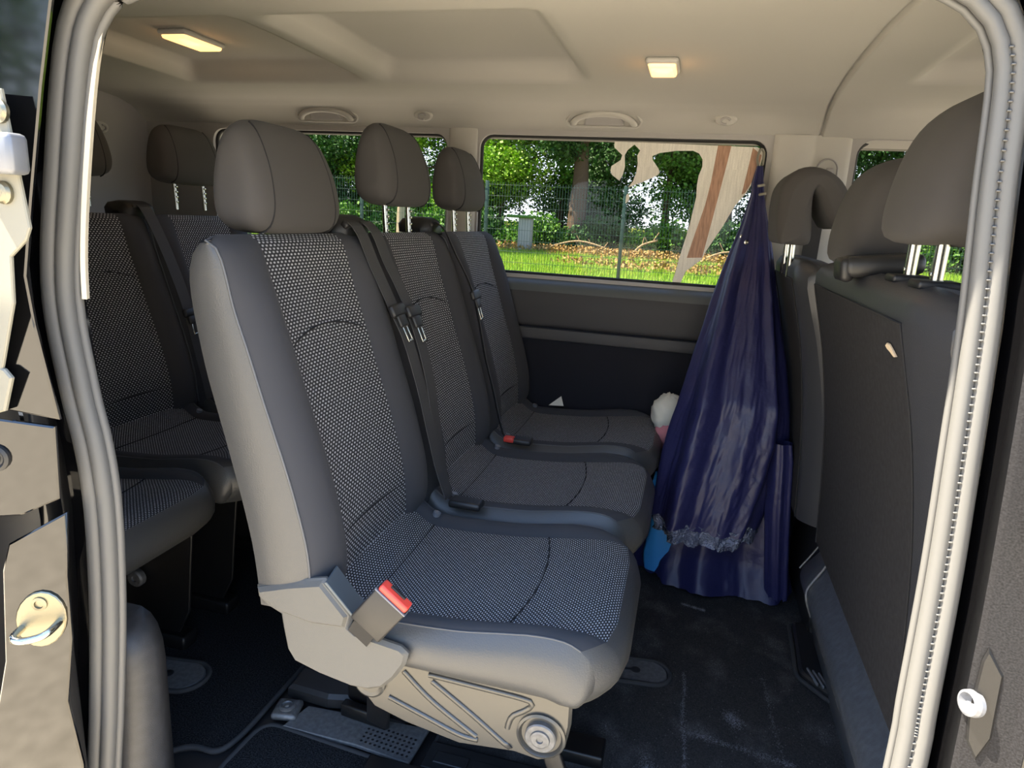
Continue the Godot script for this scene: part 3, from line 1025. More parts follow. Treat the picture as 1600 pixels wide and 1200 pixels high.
	var rr := []
	for l in [[-.03, 0.0], [.30, 0.0], [.335, .004], [.36, .016], [.372, .034], [.374, .06]]:
		var r := PackedVector3Array()
		for v in [Vector2(-.93, .745), Vector2(-.815, .745), Vector2(-.797, .725), Vector2(-.789, .70), Vector2(-.795, .67), Vector2(-.93, .67)]:
			r.append(Vector3(v.x - (l[1] if v.x > -.9 else 0.0), l[0], v.y - (l[1] * .3 if v.y > .65 else 0.0)))
		rr.append(r)
	grid(q3, rr, null, 0, true)
	var topr: PackedVector3Array = rr[-1]
	for k in range(1, topr.size() - 1): tri(q3, topr[0], topr[k], topr[k + 1], 5)
	struct("trim_11", q3, M.pillar_plastic, "scuffed grey plastic block at the foot of the rear jamb")

func build_ceiling_things() -> void:
	# dome lamps
	for l in [[Vector3(-.118, 0, -.272), .064, .115, Vector3(0, 0, 0), "round-cornered dome lamp glowing amber near the headliner joint"], [Vector3(-1.37, 0, -.19), .075, .15, Vector3.ZERO, "amber dome lamp inside the rear headliner recess"]]:
		var c: Vector3 = l[0]
		c.y = ceil_y(c.x, c.z)
		var t := thing("dome_lamp", l[4], "lamp", c)
		var st := S()
		rbox(st, c + Vector3(0, -.006, 0), Vector3(l[1] + .012, .014, l[2] + .014), .006)
		put("bezel", st, M.trim_beige, t)
		st = S()
		rbox(st, c + Vector3(0, -.014, 0), Vector3(l[1], .016, l[2]), .007)
		put("lens", st, M.lens, t)
		st = S()
		rbox(st, c + Vector3(0, -.010, -l[2] / 2 - .009), Vector3(.03, .006, .005), .001)
		put("switch", st, M.black_plastic, t)
		var o := OmniLight3D.new()
		o.name = "bulb_light"
		o.light_color = Color(1.0, .72, .42)
		o.light_energy = 0.003
		o.light_size = .04
		o.omni_range = 6.0
		o.omni_attenuation = 2.0
		o.shadow_enabled = true
		o.position = Vector3(0, -.04, 0)
		t.add_child(o)
	# folded grab handles in shallow oval wells
	for h in [[-.323, "folded beige grab handle above the wide middle window"], [-1.315, "folded beige grab handle above the rear side window"]]:
		var t := thing("grab_handle", h[1], "handle", Vector3(h[0], 1.395, -.785))
		var up := Vector3(0, .62, .55).normalized()     # the rail leans back here
		var out := Vector3(0, -.55, .62).normalized()
		var c := Vector3(h[0], 1.394, -.778)
		var st := S()
		var ring := PackedVector3Array()
		for q in [[.082, .006, 0.0], [-.082, .006, PI / 2], [-.098, -.018, PI], [.098, -.018, PI * 1.5]]:
			for i in 6:
				var a: float = q[2] + PI / 2 * i / 5
				ring.append(c + Vector3(q[0] + cos(a) * .022, 0, 0) + up * (q[1] + sin(a) * .022))
		tube(st, ring, .0045, 7, true)
		put("rim", st, M.trim_beige, t)
		st = S()
		var rows := []
		for i in 15:
			var a := PI * i / 14.0
			var r := PackedVector3Array()
			for k in 8:
				var b := TAU * k / 8
				r.append(c + Vector3(cos(a) * (.098 + .011 * cos(b)), 0, 0) + up * (-.028 + sin(a) * .040 + .011 * cos(b) * sin(a)) + out * (.008 + .008 * sin(b)))
			rows.append(r)
		grid(st, rows, null, 0, true)
		put("grip", st, M.trim_beige, t)
		st = S()
		plate(st, v3s([c + Vector3(-.062, 0, 0) - up * .03 + out * .002, c + Vector3(.066, 0, 0) - up * .03 + out * .002, c + Vector3(.052, 0, 0) + up * .004 + out * .002, c + Vector3(-.054, 0, 0) + up * .004 + out * .002]), out, .008, .003)
		put("pad", st, M.trim_grey, t)
		st = S()
		tube(st, v3s([c + Vector3(-.062, 0, 0) - up * .03 + out * .006, c + Vector3(-.054, 0, 0) + up * .005 + out * .006, c + Vector3(.052, 0, 0) + up * .005 + out * .006, c + Vector3(.066, 0, 0) - up * .03 + out * .006]), .0022, 6)
		put("groove", st, M.trim_grey, t)
	# coat hooks
	for h in [[Vector3(-.94, 1.388, -.783), "small beige coat hook between the two side windows"], [Vector3(.052, 1.390, -.781), "small beige coat hook above the blue garment"], [Vector3(-2.1, 1.30, -.585), "small beige coat hook on the tail trim"]]:
		var c: Vector3 = h[0]
		var t := thing("coat_hook", h[1], "hook", c)
		var f := Vector3(0, -.5, .85).normalized() if c.x > -2 else Vector3(1, -.2, 0).normalized()
		var sd := Vector3(1, 0, 0) if c.x > -2 else Vector3(0, 0, 1)
		var st := S()
		var ov := PackedVector3Array()
		var u := f.cross(sd).normalized()
		for i in 18:
			var a := TAU * i / 18
			ov.append(c + sd * cos(a) * .034 + u * sin(a) * .020)
		plate(st, ov, f, .010, .005)
		put("base", st, M.trim_beige, t)
		st = S()
		var pth := []
		for i in 13:
			var a := PI * 1.5 * i / 12 + .3
			pth.append(c + f * .014 + sd * (cos(a) * .014) + u * (sin(a) * .010))
		tube(st, v3s(pth), .0035, 7)
		put("ring", st, M.trim_grey, t)
	# belt recess in the middle pillar
	var t2 := thing("belt_height_adjuster", "oval beige belt height adjuster on the pillar behind the driver", "adjuster", Vector3(.365, 1.25, -.80))
	var st2 := S()
	var p := PackedVector3Array()
	for i in 24:
		var a := TAU * i / 24
		p.append(Vector3(.365 + cos(a) * .030, 1.252 + sin(a) * .034 + (.0 if sin(a) > 0 else -.03), -.806))
	tube(st2, p, .003, 6, true)
	put("rim", st2, M.trim_grey, t2)
	st2 = S()
	rbox(st2, Vector3(.372, 1.235, -.806), Vector3(.022, .05, .012), .006)
	put("slider", st2, M.trim_grey, t2)

# ---------------------------------------------------------------- seat rows
func near_seat_fittings(r: Node3D) -> void:
	# moulded hip cover on the door side
	var z := .632
	var st := S()
	var poly := []
	for v in [Vector2(-.632, .452), Vector2(-.60, .462), Vector2(-.555, .478), Vector2(-.506, .490), Vector2(-.456, .436), Vector2(-.462, .412), Vector2(-.452, .405), Vector2(-.423, .402), Vector2(-.375, .396), Vector2(-.362, .386), Vector2(-.366, .366), Vector2(-.383, .338), Vector2(-.404, .314), Vector2(-.43, .304), Vector2(-.462, .302), Vector2(-.52, .312), Vector2(-.565, .325), Vector2(-.578, .345), Vector2(-.585, .385), Vector2(-.588, .408), Vector2(-.612, .418), Vector2(-.630, .432)]:
		poly.append(Vector3(v.x, v.y, z))
	plate(st, v3s(poly), Vector3(0, 0, 1), .011, .006)
	var hc := put("hip_cover", st, M.grey_plastic, r)
	hc.set_meta("label", "grained grey plastic hip cover")
	st = S()   # raised shoulder with a folded front edge
	plate(st, v3s([Vector3(-.630, .450, z + .008), Vector3(-.57, .470, z + .008), Vector3(-.510, .486, z + .008), Vector3(-.462, .434, z + .008), Vector3(-.468, .410, z + .008), Vector3(-.53, .405, z + .008), Vector3(-.585, .414, z + .008), Vector3(-.622, .432, z + .008)]), Vector3(0, 0, 1), .0075, .007)
	put("shoulder", st, M.grey_plastic, hc)
	st = S()
	plate(st, v3s([Vector3(-.508, .491, z - .03), Vector3(-.500, .488, z + .014), Vector3(-.452, .432, z + .010), Vector3(-.456, .434, z - .03)]), Vector3(.75, .65, 0), .004, .001)
	put("fold", st, M.sill_plastic, hc)
	# pressed steel side plate with ribs and pivot
	z = .545
	st = S()
	plate(st, v3s([Vector3(-.489, .226, z), Vector3(-.478, .250, z), Vector3(-.434, .270, z), Vector3(-.405, .335, z), Vector3(-.12, .335, z), Vector3(-.108, .318, z), Vector3(-.107, .250, z), Vector3(-.114, .205, z), Vector3(-.132, .178, z), Vector3(-.158, .168, z), Vector3(-.20, .173, z), Vector3(-.30, .162, z), Vector3(-.40, .178, z), Vector3(-.462, .196, z)]), Vector3(0, 0, 1), .010, .005)
	var bp := put("side_plate", st, M.steel_paint, r)
	bp.set_meta("label", "pressed steel side plate with ribs")
	for rb in [[Vector2(-.358, .289), Vector2(-.27, .287), Vector2(-.186, .284), Vector2(-.174, .276), Vector2(-.186, .262), Vector2(-.207, .245), Vector2(-.214, .220)], [Vector2(-.352, .278), Vector2(-.28, .232), Vector2(-.215, .187), Vector2(-.206, .187)], [Vector2(-.432, .226), Vector2(-.37, .206), Vector2(-.30, .184), Vector2(-.265, .182)], [Vector2(-.405, .285), Vector2(-.35, .238), Vector2(-.268, .188)]]:
		st = S()
		var pth := []
		for v in rb: pth.append(Vector3(v.x, v.y, z + .0085))
		tube(st, v3s(sm(pth, 26)), .0058, 8)
		put("rib", st, M.steel_paint, bp)
	st = S()
	lathe(st, Vector3(-.155, .222, z + .006), Vector3(0, 0, 1), [[.042, 0], [.042, .008], [.038, .010], [.034, .004], [.0335, .002]], 28)
	put("pivot_rim", st, M.steel_paint, bp)
	st = S()
	lathe(st, Vector3(-.155, .222, z + .006), Vector3(0, 0, 1), [[.0335, .002], [.027, .002], [.027, .012], [.025, .014], [.017, .014], [.016, .017], [.013, .018], [.006, .018], [.005, .015], [0, .015]], 28)
	put("pivot_bolt", st, M.scuffed_metal, bp)
	st = S()
	lathe(st, Vector3(-.468, .250, z + .004), Vector3(0, 0, 1), [[.030, 0], [.030, .012], [.026, .014], [.02, .012], [.0, .012]], 24)
	put("rear_pivot", st, M.steel_paint, bp)
	st = S()
	tube(st, v3s([Vector3(-.30, .318, z + .011), Vector3(-.22, .314, z + .011), Vector3(-.20, .312, z + .012), Vector3(-.17, .306, z + .011)]), .002, 6)
	put("cable", st, M.black_plastic, bp)
	# black links and feet below
	for q in [[Vector3(-.140, .18, z - .01), Vector3(-.085, .02, z - .015), .034], [Vector3(-.47, .23, z - .03), Vector3(-.52, .03, z - .13), .05], [Vector3(-.42, .22, z - .10), Vector3(-.46, .03, z - .17), .06]]:
		st = S()
		var d: Vector3 = (q[1] - q[0]).normalized()
		rbox(st, (q[0] + q[1]) / 2, Vector3(q[2], (q[1] - q[0]).length(), .014), .005, Basis(d.cross(Vector3(0, 0, 1)).normalized(), d, Vector3(0, 0, 1)))
		put("link", st, M.black_steel, r)
	st = S()
	box(st, Vector3(-.50, .0, .30), Vector3(-.06, .028, .36), .004)
	box(st, Vector3(-.50, .0, .49), Vector3(-.06, .03, .55), .004)
	put("foot_rail", st, M.black_steel, r)
	st = S()
	plate(st, v3s([Vector3(-.10, .33, .20), Vector3(-.12, .30, .20), Vector3(-.45, .22, .20), Vector3(-.45, .335, .20)]), Vector3(0, 0, 1), .008, .002)
	box(st, Vector3(-.45, .31, .205), Vector3(-.12, .334, .545), .004)
	put("under_frame", st, M.black_steel, r)
	# buckle standing on its stalk between cover and cushion
	var bd := Vector3(.60, .80, .06).normalized()      # from stalk to mouth
	var bx := Vector3(0, 0, 1) - bd * bd.z
	bx = bx.normalized()
	var side := bd.cross(bx).normalized()
	var bas := Basis(side, bd, bx)
	var bc := Vector3(-.398, .468, .665)
	st = S()
	rbox(st, bc, Vector3(.060, .078, .022), .004, bas)
	var bk := put("buckle", st, M.black_plastic, r)
	st = S()
	rbox(st, bc + bd * .043, Vector3(.054, .012, .019), .003, bas)
	put("release_button", st, M.red, bk).set_meta("label", "red release button")
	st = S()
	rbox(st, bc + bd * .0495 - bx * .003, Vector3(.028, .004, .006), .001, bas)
	put("mouth", st, M.black_plastic, bk)  # solid bar, its dark colour stands for shade inside the opening
	st = S()
	rbox(st, bc + bd * .0365 + bx * .0005, Vector3(.0605, .0025, .0225), .001, bas)
	put("edge_line", st, M.latch_grey, bk)
	st = S()
	strap(st, [bc - bd * .03, bc - bd * .06 + Vector3(0, 0, -.01), bc - bd * .11 + Vector3(0, -.01, -.03)], side, .04, .004)
	put("stalk", st, M.black_plastic, bk)

func build_seats() -> void:
	var g2 := "middle row seats"
	var s1 := seat(Vector3(-.35, 0, .40), "grey patterned bus seat beside the open door, lowered headrest, red buckle at its side", g2, 0.0)
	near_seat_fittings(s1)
	var s2 := seat(Vector3(-.35, 0, -.08), "grey patterned bus seat in the centre of the middle row, raised headrest", g2, .062)
	var s3 := seat(Vector3(-.35, 0, -.56), "grey patterned bus seat against the far side panel, paper tag on its cushion", g2, .062)
	for s in [s2, s3]:
		seat_legs(s, [-.18, .16])
	belt_guide(s1, Vector3(-.715, 1.012, .172) - s1.position, .125, [.03, -.03])
	belt(s1, s1.position, [Vector3(-.688, 1.035, .20), Vector3(-.668, 1.015, .20), Vector3(-.640, .955, .20), Vector3(-.621, .918, .20), Vector3(-.590, .858, .20), Vector3(-.562, .80, .197), Vector3(-.532, .70, .19), Vector3(-.508, .60, .185), Vector3(-.490, .52, .178), Vector3(-.470, .455, .17)], 4)
	belt(s2, s2.position, [Vector3(-.688, 1.037, .142), Vector3(-.664, 1.015, .140), Vector3(-.636, .955, .140), Vector3(-.612, .914, .140), Vector3(-.580, .85, .140), Vector3(-.555, .79, .142), Vector3(-.528, .70, .146), Vector3(-.510, .60, .15), Vector3(-.492, .51, .155), Vector3(-.472, .44, .16)], 4)
	belt_guide(s2, Vector3(-.728, 1.014, -.315) - s2.position, .105, [.012])
	belt(s2, s2.position, [Vector3(-.700, 1.04, -.300), Vector3(-.672, 1.02, -.300), Vector3(-.640, .96, -.300), Vector3(-.605, .90, -.300), Vector3(-.580, .845, -.300), Vector3(-.560, .77, -.300), Vector3(-.538, .67, -.302), Vector3(-.512, .58, -.305), Vector3(-.494, .505, -.31), Vector3(-.475, .44, -.315)], 4, "seat_belt", .5)
	# buckle lying between centre and far cushion
	for b in [[s2, Vector3(-.425, .436, -.308)], [s1, Vector3(-.43, .432, .158)]]:
		var q := S()
		rbox(q, b[1], Vector3(.075, .018, .042), .006)
		var bk := put("buckle", q, M.black_plastic, b[0])
		if b[0] == s2:
			q = S()
			rbox(q, b[1] + Vector3(-.028, .004, .012), Vector3(.03, .016, .022), .003)
			put("release_button", q, M.red, bk).set_meta("label", "red release button")
	# rear row
	var g3 := "rear row seats"
	var r1 := seat(Vector3(-1.31, 0, .45), "patterned rear bench seat in the shadow beside the side wall", g3, .10)
	var r2 := seat(Vector3(-1.31, 0, -.03), "patterned rear seat in the middle of the rear row, belt guide at its shoulder", g3, .10)
	var r3 := seat(Vector3(-1.31, 0, -.51), "patterned rear seat beneath the rear side window", g3, .10)
	for s in [r1, r2, r3]:
		seat_legs(s, [-.16, .16])
		var q := S()
		lathe(q, s.position + Vector3(.10, .17, -.15), Vector3(0, 0, 1), [[.022, 0], [.022, .012], [.018, .016], [.008, .016], [.007, .012], [0, .012]], 18)
		put("pivot_bolt", q, M.scuffed_metal, s)
	belt_guide(r2, Vector3(-.715 - .96, 1.014, -.27) - r2.position, .125, [.012])
	belt(r2, r2.position, [Vector3(-1.645, 1.04, -.265), Vector3(-1.625, 1.02, -.265), Vector3(-1.59, .95, -.268), Vector3(-1.56, .88, -.27), Vector3(-1.53, .80, -.272), Vector3(-1.505, .72, -.274), Vector3(-1.48, .62, -.274), Vector3(-1.455, .52, -.274), Vector3(-1.44, .45, -.274)], 5)

func front_back(root: Node3D, hw: float, top: float, called := "backrest") -> MeshInstance3D:
	# seen from behind: smooth cloth panel framed by vinyl; local z centred, world x and y
	var R := sm([Vector2(.372, .33), Vector2(.366, .42), Vector2(.358, .52), Vector2(.342, .66), Vector2(.316, .80), Vector2(.290, .90), Vector2(.276, .955), Vector2(.277, .982), Vector2(.290, .999), Vector2(.31, top)], 30)
	var F := sm([Vector2(.50, .33), Vector2(.495, .42), Vector2(.485, .52), Vector2(.465, .66), Vector2(.435, .80), Vector2(.405, .90), Vector2(.39, .955), Vector2(.37, .985), Vector2(.34, 1.0), Vector2(.31, top)], 30)
	var zs := []
	for t in [-1.0, -.995, -.99, -.98, -.97, -.96, -.95, -.5, -.2, .2, .5, .74, .77, .82, .88, .94, .98, 1.0]: zs.append(t * hw)
	var sh := func(p: Vector2, t: float, z: float) -> Vector3:
		var e := clampf((z / hw - .74) / .26, 0, 1) if z > 0 else clampf((-z / hw - .95) / .05, 0, 1) * .35
		return Vector3(p.x + .05 * e * e * (1.0 if p.x < .40 else -.3) * (1 - t * .5), p.y - .018 * e * e * t, z)
	var ra := rows_of(R, zs, sh)
	var rf := rows_of(F, zs, sh)
	var st := S()
	grid(st, part_rows(ra, 6, 11, 0, 26))
	var b := put(called, st, M.back_cloth, root, true)
	st = S()
	grid(st, part_rows(ra, 0, 6, 0, 29)); grid(st, part_rows(ra, 11, 17, 0, 29)); grid(st, part_rows(ra, 6, 11, 26, 29))
	cap(st, ra[0], rf[0], Vector3(0, 0, -.012)); cap(st, ra[17], rf[17], Vector3(0, 0, .012))
	put("vinyl_border", st, M.vinyl_dark, b).set_meta("label", "dark vinyl border")
	st = S()
	grid(st, rf)
	put("front_face", st, M.bolster, b)
	st = S()
	var loop := PackedVector3Array()
	for j in 27: loop.append(ra[6][j] + Vector3(-.0012, 0, 0))
	for i in range(7, 12): loop.append(ra[i][26] + Vector3(-.0012, 0, 0))
	for j in range(25, -1, -1): loop.append(ra[11][j] + Vector3(-.0012, 0, 0))
	tube(st, loop, .0018, 5)
	put("seam", st, M.seam, b)
	return b

func front_headrest(root: Node3D, A: Array, B: Array, w: float, z: float, x_post: Array, y_post: float, flat := false) -> void:
	var h := put("headrest", pillow(A, B, w, .10, 3.8), M.head_cloth, root, true)
	h.position = Vector3(-root.position.x, 0, z)
	for k in x_post:
		var st := S()
		tube(st, PackedVector3Array([Vector3(k[0], y_post - .08, k[1]), Vector3(k[0], y_post + .05, k[1])]), .0085, 12)
		for q in 3:
			rbox(st, Vector3(k[0] - .0075, y_post - .02 + q * .014, k[1]), Vector3(.004, .006, .008), .001)
		put("post", st, M.chrome, h)

func build_front_seats() -> void:
	var t := thing("front_passenger_bench", "dark two-place front bench seen from behind, torn spot on its back panel", "bench", Vector3(.42, 0, .22))
	var b := front_back(t, .40, 1.004)
	b.position.x = -t.position.x
	# torn spot showing pale foam
	var st := S()
	plate(st, v3s([Vector3(.2855, .912, .436), Vector3(.2845, .917, .446), Vector3(.2845, .917, .458), Vector3(.2860, .911, .472), Vector3(.2880, .904, .486), Vector3(.2885, .902, .476), Vector3(.2875, .906, .460), Vector3(.2868, .908, .446)]), Vector3(-.96, -.27, 0), .003, .001)
	put("torn_patch", st, M.foam, t).set_meta("label", "small tear showing pale foam")
	var A := [Vector2(.325, 1.056), Vector2(.355, 1.055), Vector2(.380, 1.066), Vector2(.395, 1.10), Vector2(.398, 1.15), Vector2(.396, 1.20), Vector2(.388, 1.235), Vector2(.375, 1.250), Vector2(.358, 1.255)]
	var B := [Vector2(.325, 1.056), Vector2(.292, 1.055), Vector2(.274, 1.064), Vector2(.270, 1.09), Vector2(.273, 1.13), Vector2(.283, 1.18), Vector2(.300, 1.22), Vector2(.328, 1.246), Vector2(.358, 1.255)]
	front_headrest(t, A, B, .135, .20, [[.318, -.06], [.318, .06]], 1.01)
	var A2 := []
	var B2 := []
	for v in A: A2.append(v + Vector2(-.004, -.048))
	for v in B: B2.append(v + Vector2(-.004, -.048))
	front_headrest(t, A2, B2, .125, -.19, [[.318, -.06], [.318, .06]], .97)
	st = S()
	for e in [[.262, 1.004, .095], [.30, 1.012, .095]]: pass
	rbox(st, Vector3(.315, 1.016, .20), Vector3(.125, .036, .075), .012, Basis(Vector3(0, 0, 1), .12))
	var gd := put("belt_guide", st, M.black_plastic, t)
	st = S()
	rbox(st, Vector3(.258, 1.005, .20), Vector3(.022, .04, .068), .008, Basis(Vector3(0, 0, 1), .12))
	put("nose", st, M.black_plastic, gd)
	for z in [.36, .48]:
		st = S()
		rbox(st, Vector3(.318, 1.004, z), Vector3(.055, .012, .05), .004)
		put("post_socket", st, M.black_plastic, t)
	st = S()
	box(st, Vector3(.50, .30, -.13), Vector3(.95, .44, .56), .04)
	put("cushion", st, M.bolster, t)
	# plinth below with rounded shoulder
	var rows := []
	for z in [-.215, -.205, -.12, 0.0, .2, .5, .62, .64]:
		var r := PackedVector3Array()
		var e := .012 if z < -.21 or z > .63 else 0.0
		for p in sm([Vector2(.425, 0), Vector2(.410, .06), Vector2(.385, .14), Vector2(.362, .195), Vector2(.358, .222), Vector2(.366, .245), Vector2(.385, .272), Vector2(.402, .30), Vector2(.41, .345)], 28):
			r.append(Vector3(p.x + e, p.y, z))
		rows.append(r)
	st = S()
	grid(st, rows)
	box(st, Vector3(.43, 0, -.18), Vector3(.96, .295, .62), .01)
	var pl := thing("seat_plinth", "scratched blue-grey plastic plinth under the front seats", "plinth", Vector3(.45, 0, 0))
	put("shell", st, M.base_plastic, pl)
	st = S()
	tube(st, v3s(sm([Vector3(.372, .168, -.085), Vector3(.356, .21, -.083), Vector3(.357, .235, -.095), Vector3(.385, .279, -.11), Vector3(.404, .32, -.112)], 20)), .0035, 6)
	put("edge_bead", st, M.scuffed_metal, pl)
	st = S()
	tube(st, v3s(sm([Vector3(.357, .225, -.22), Vector3(.38, .262, -.225), Vector3(.404, .31, -.225)], 14)), .0025, 6)
	put("edge_line", st, M.scuffed_metal, pl)
	# scratches along its rear shoulder
	var rng := RandomNumberGenerator.new()
	rng.seed = 17
	st = S()
	for i in 60:
		var z := rng.randf_range(-.08, .6)
		var k := rng.randf_range(.0, 1.0)
		var p := Vector3(lerpf(.381, .359, k), lerpf(.15, .215, k), z)
		var q := p + Vector3(rng.randf_range(-.001, .002), rng.randf_range(-.004, .012), rng.randf_range(.006, .035))
		q.x = lerp_table([[.14, .385], [.195, .362], [.222, .358], [.245, .366]], q.y)
		p.x = lerp_table([[.14, .385], [.195, .362], [.222, .358], [.245, .366]], p.y)
		tube(st, PackedVector3Array([p, q]), .0009, 4)
	var sc := put("scratch", st, M.scuffed_metal, pl)
	sc.set_meta("kind", "stuff")
	# driver
	var d := thing("bucket_seat", "black driver seat seen from behind with a hooked headrest", "seat", Vector3(.42, 0, -.47))
	var db := front_back(d, .225, 1.0)
	db.position = Vector3(-d.position.x - .03, 0, 0)
	var HA := [Vector2(.216, 1.034), Vector2(.203, 1.045), Vector2(.196, 1.09), Vector2(.194, 1.14), Vector2(.199, 1.18), Vector2(.222, 1.212), Vector2(.258, 1.224), Vector2(.30, 1.216), Vector2(.335, 1.192), Vector2(.358, 1.155), Vector2(.364, 1.115), Vector2(.360, 1.088), Vector2(.345, 1.078)]
	var HB := [Vector2(.216, 1.034), Vector2(.27, 1.034), Vector2(.282, 1.045), Vector2(.281, 1.08), Vector2(.275, 1.12), Vector2(.270, 1.152), Vector2(.272, 1.168), Vector2(.281, 1.162), Vector2(.292, 1.142), Vector2(.303, 1.118), Vector2(.316, 1.096), Vector2(.328, 1.082), Vector2(.345, 1.078)]
	var a := sm(HA, 36)
	var bb := sm(HB, 36)
	var ra := []
	var rb := []
	for z in [-.125, -.118, -.10, -.05, 0.0, .05, .10, .118, .125]:
		var r := PackedVector3Array()
		var r2 := PackedVector3Array()
		var k := 1.0 if absf(z) < .11 else (.86 if absf(z) < .12 else .45)
		for j in a.size():
			var mid: Vector2 = (a[j] + bb[j]) / 2
			var pa: Vector2 = mid.lerp(a[j], k)
			var pb: Vector2 = mid.lerp(bb[j], k)
			r.append(Vector3(pa.x, pa.y, z)); r2.append(Vector3(pb.x, pb.y, z))
		ra.append(r); rb.append(r2)
	st = S()
	grid(st, ra); grid(st, rb)
	cap(st, ra[0], rb[0], Vector3(0, 0, -.002)); cap(st, ra[8], rb[8], Vector3(0, 0, .002))
	var h := put("headrest", st, M.head_cloth, d, true)
	h.position = Vector3(-d.position.x, 0, 0)
	for z in [-.055, .055]:
		st = S()
		tube(st, PackedVector3Array([Vector3(.25, .95, z), Vector3(.248, 1.05, z)]), .008, 12)
		put("post", st, M.chrome, h)
	st = S()
	box(st, Vector3(.48, .30, -.69), Vector3(.95, .45, -.24), .04)
	put("cushion", st, M.bolster, d)
	st = S()
	box(st, Vector3(.41, .0, -.66), Vector3(.90, .30, -.25), .012)
	put("pedestal", st, M.black_plastic, d)
	st = S()
	strap(st, sm([Vector3(.355, 1.24, -.795), Vector3(.352, 1.1, -.79), Vector3(.35, .9, -.785), Vector3(.355, .5, -.78), Vector3(.36, .2, -.78)], 20), Vector3(1, 0, 0), .046)
	put("driver_belt", st, M.webbing, self).set_meta("label", "black belt webbing hanging down the pillar behind the driver")
	get_child(-1).set_meta("category", "seat belt")

# ---------------------------------------------------------------- floor
func mat_poly(called: String, label: String, pts: Array, m: Material, y0 := -.0125, th := .012, bind := true, uv := false) -> Node3D:
	var t := thing(called, label, "mat", pts[0])
	var st := S()
	var poly := PackedVector3Array()
	for p in pts: poly.append(Vector3(p.x, y0, p.z))
	if uv:
		var f := PackedVector2Array()
		for p in poly: f.append(Vector2(p.x, p.z))
		var idx := Geometry2D.triangulate_polygon(f)
		for k in range(0, idx.size(), 3):
			var q := []
			var w := []
			for i in 3:
				var v: Vector3 = poly[idx[k + i]] + Vector3(0, th, 0)
				q.append(v)
				w.append(Vector2((v.x + .6) / 1.1, (v.z + .85) / 1.45))
			tri(st, q[0], q[1], q[2], 1, w[0], w[1], w[2])
	else:
		plate(st, poly, Vector3.UP, th, .002)
	put("pile", st, m, t)
	if bind:
		st = S()
		var e := PackedVector3Array()
		for p in poly: e.append(p + Vector3(0, th - .002, 0))
		tube(st, e, .006, 6, true)
		put("binding", st, M.binding, t)
	return t

func round_corners(p: Array, r: float, k := 4) -> Array:
	var out := []
	var n := p.size()
	for i in n:
		var a: Vector3 = p[(i - 1 + n) % n]
		var b: Vector3 = p[i]
		var c: Vector3 = p[(i + 1) % n]
		var u := (a - b).normalized() * minf(r, (a - b).length() * .45)
		var v := (c - b).normalized() * minf(r, (c - b).length() * .45)
		for j in k + 1:
			var t := float(j) / k
			out.append((b + u).lerp(b, t).lerp(b.lerp(b + v, t), t))
	return out

func anchor_plate(label: String, c: Vector3, l: float, w: float, dir: float) -> void:
	var t := thing("floor_anchor", label, "anchor plate", c, "")
	var st := S()
	var p := PackedVector3Array()
	for i in 28:
		var a := TAU * i / 28
		var q := Vector3(signf(cos(a)) * (l / 2 - w / 2) + cos(a) * w / 2, 0, sin(a) * w / 2).rotated(Vector3.UP, dir)
		p.append(c + q)
	plate(st, p, Vector3.UP, .006, .003)
	put("plate", st, M.tread, t)
	st = S()
	var e := PackedVector3Array()
	for v in p: e.append(c + (v - c) * 1.07 + Vector3(0, .003, 0))
	tube(st, e, .006, 6, true)
	put("rim", st, M.binding, t)
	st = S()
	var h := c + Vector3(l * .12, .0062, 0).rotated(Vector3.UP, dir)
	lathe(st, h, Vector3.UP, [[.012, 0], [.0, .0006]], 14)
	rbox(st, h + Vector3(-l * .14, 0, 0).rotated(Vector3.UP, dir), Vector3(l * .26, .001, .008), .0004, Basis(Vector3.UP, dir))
	put("keyhole_shade", st, M.black_plastic, t)  # solid dark disc and bar coloured as the shade of a key slot

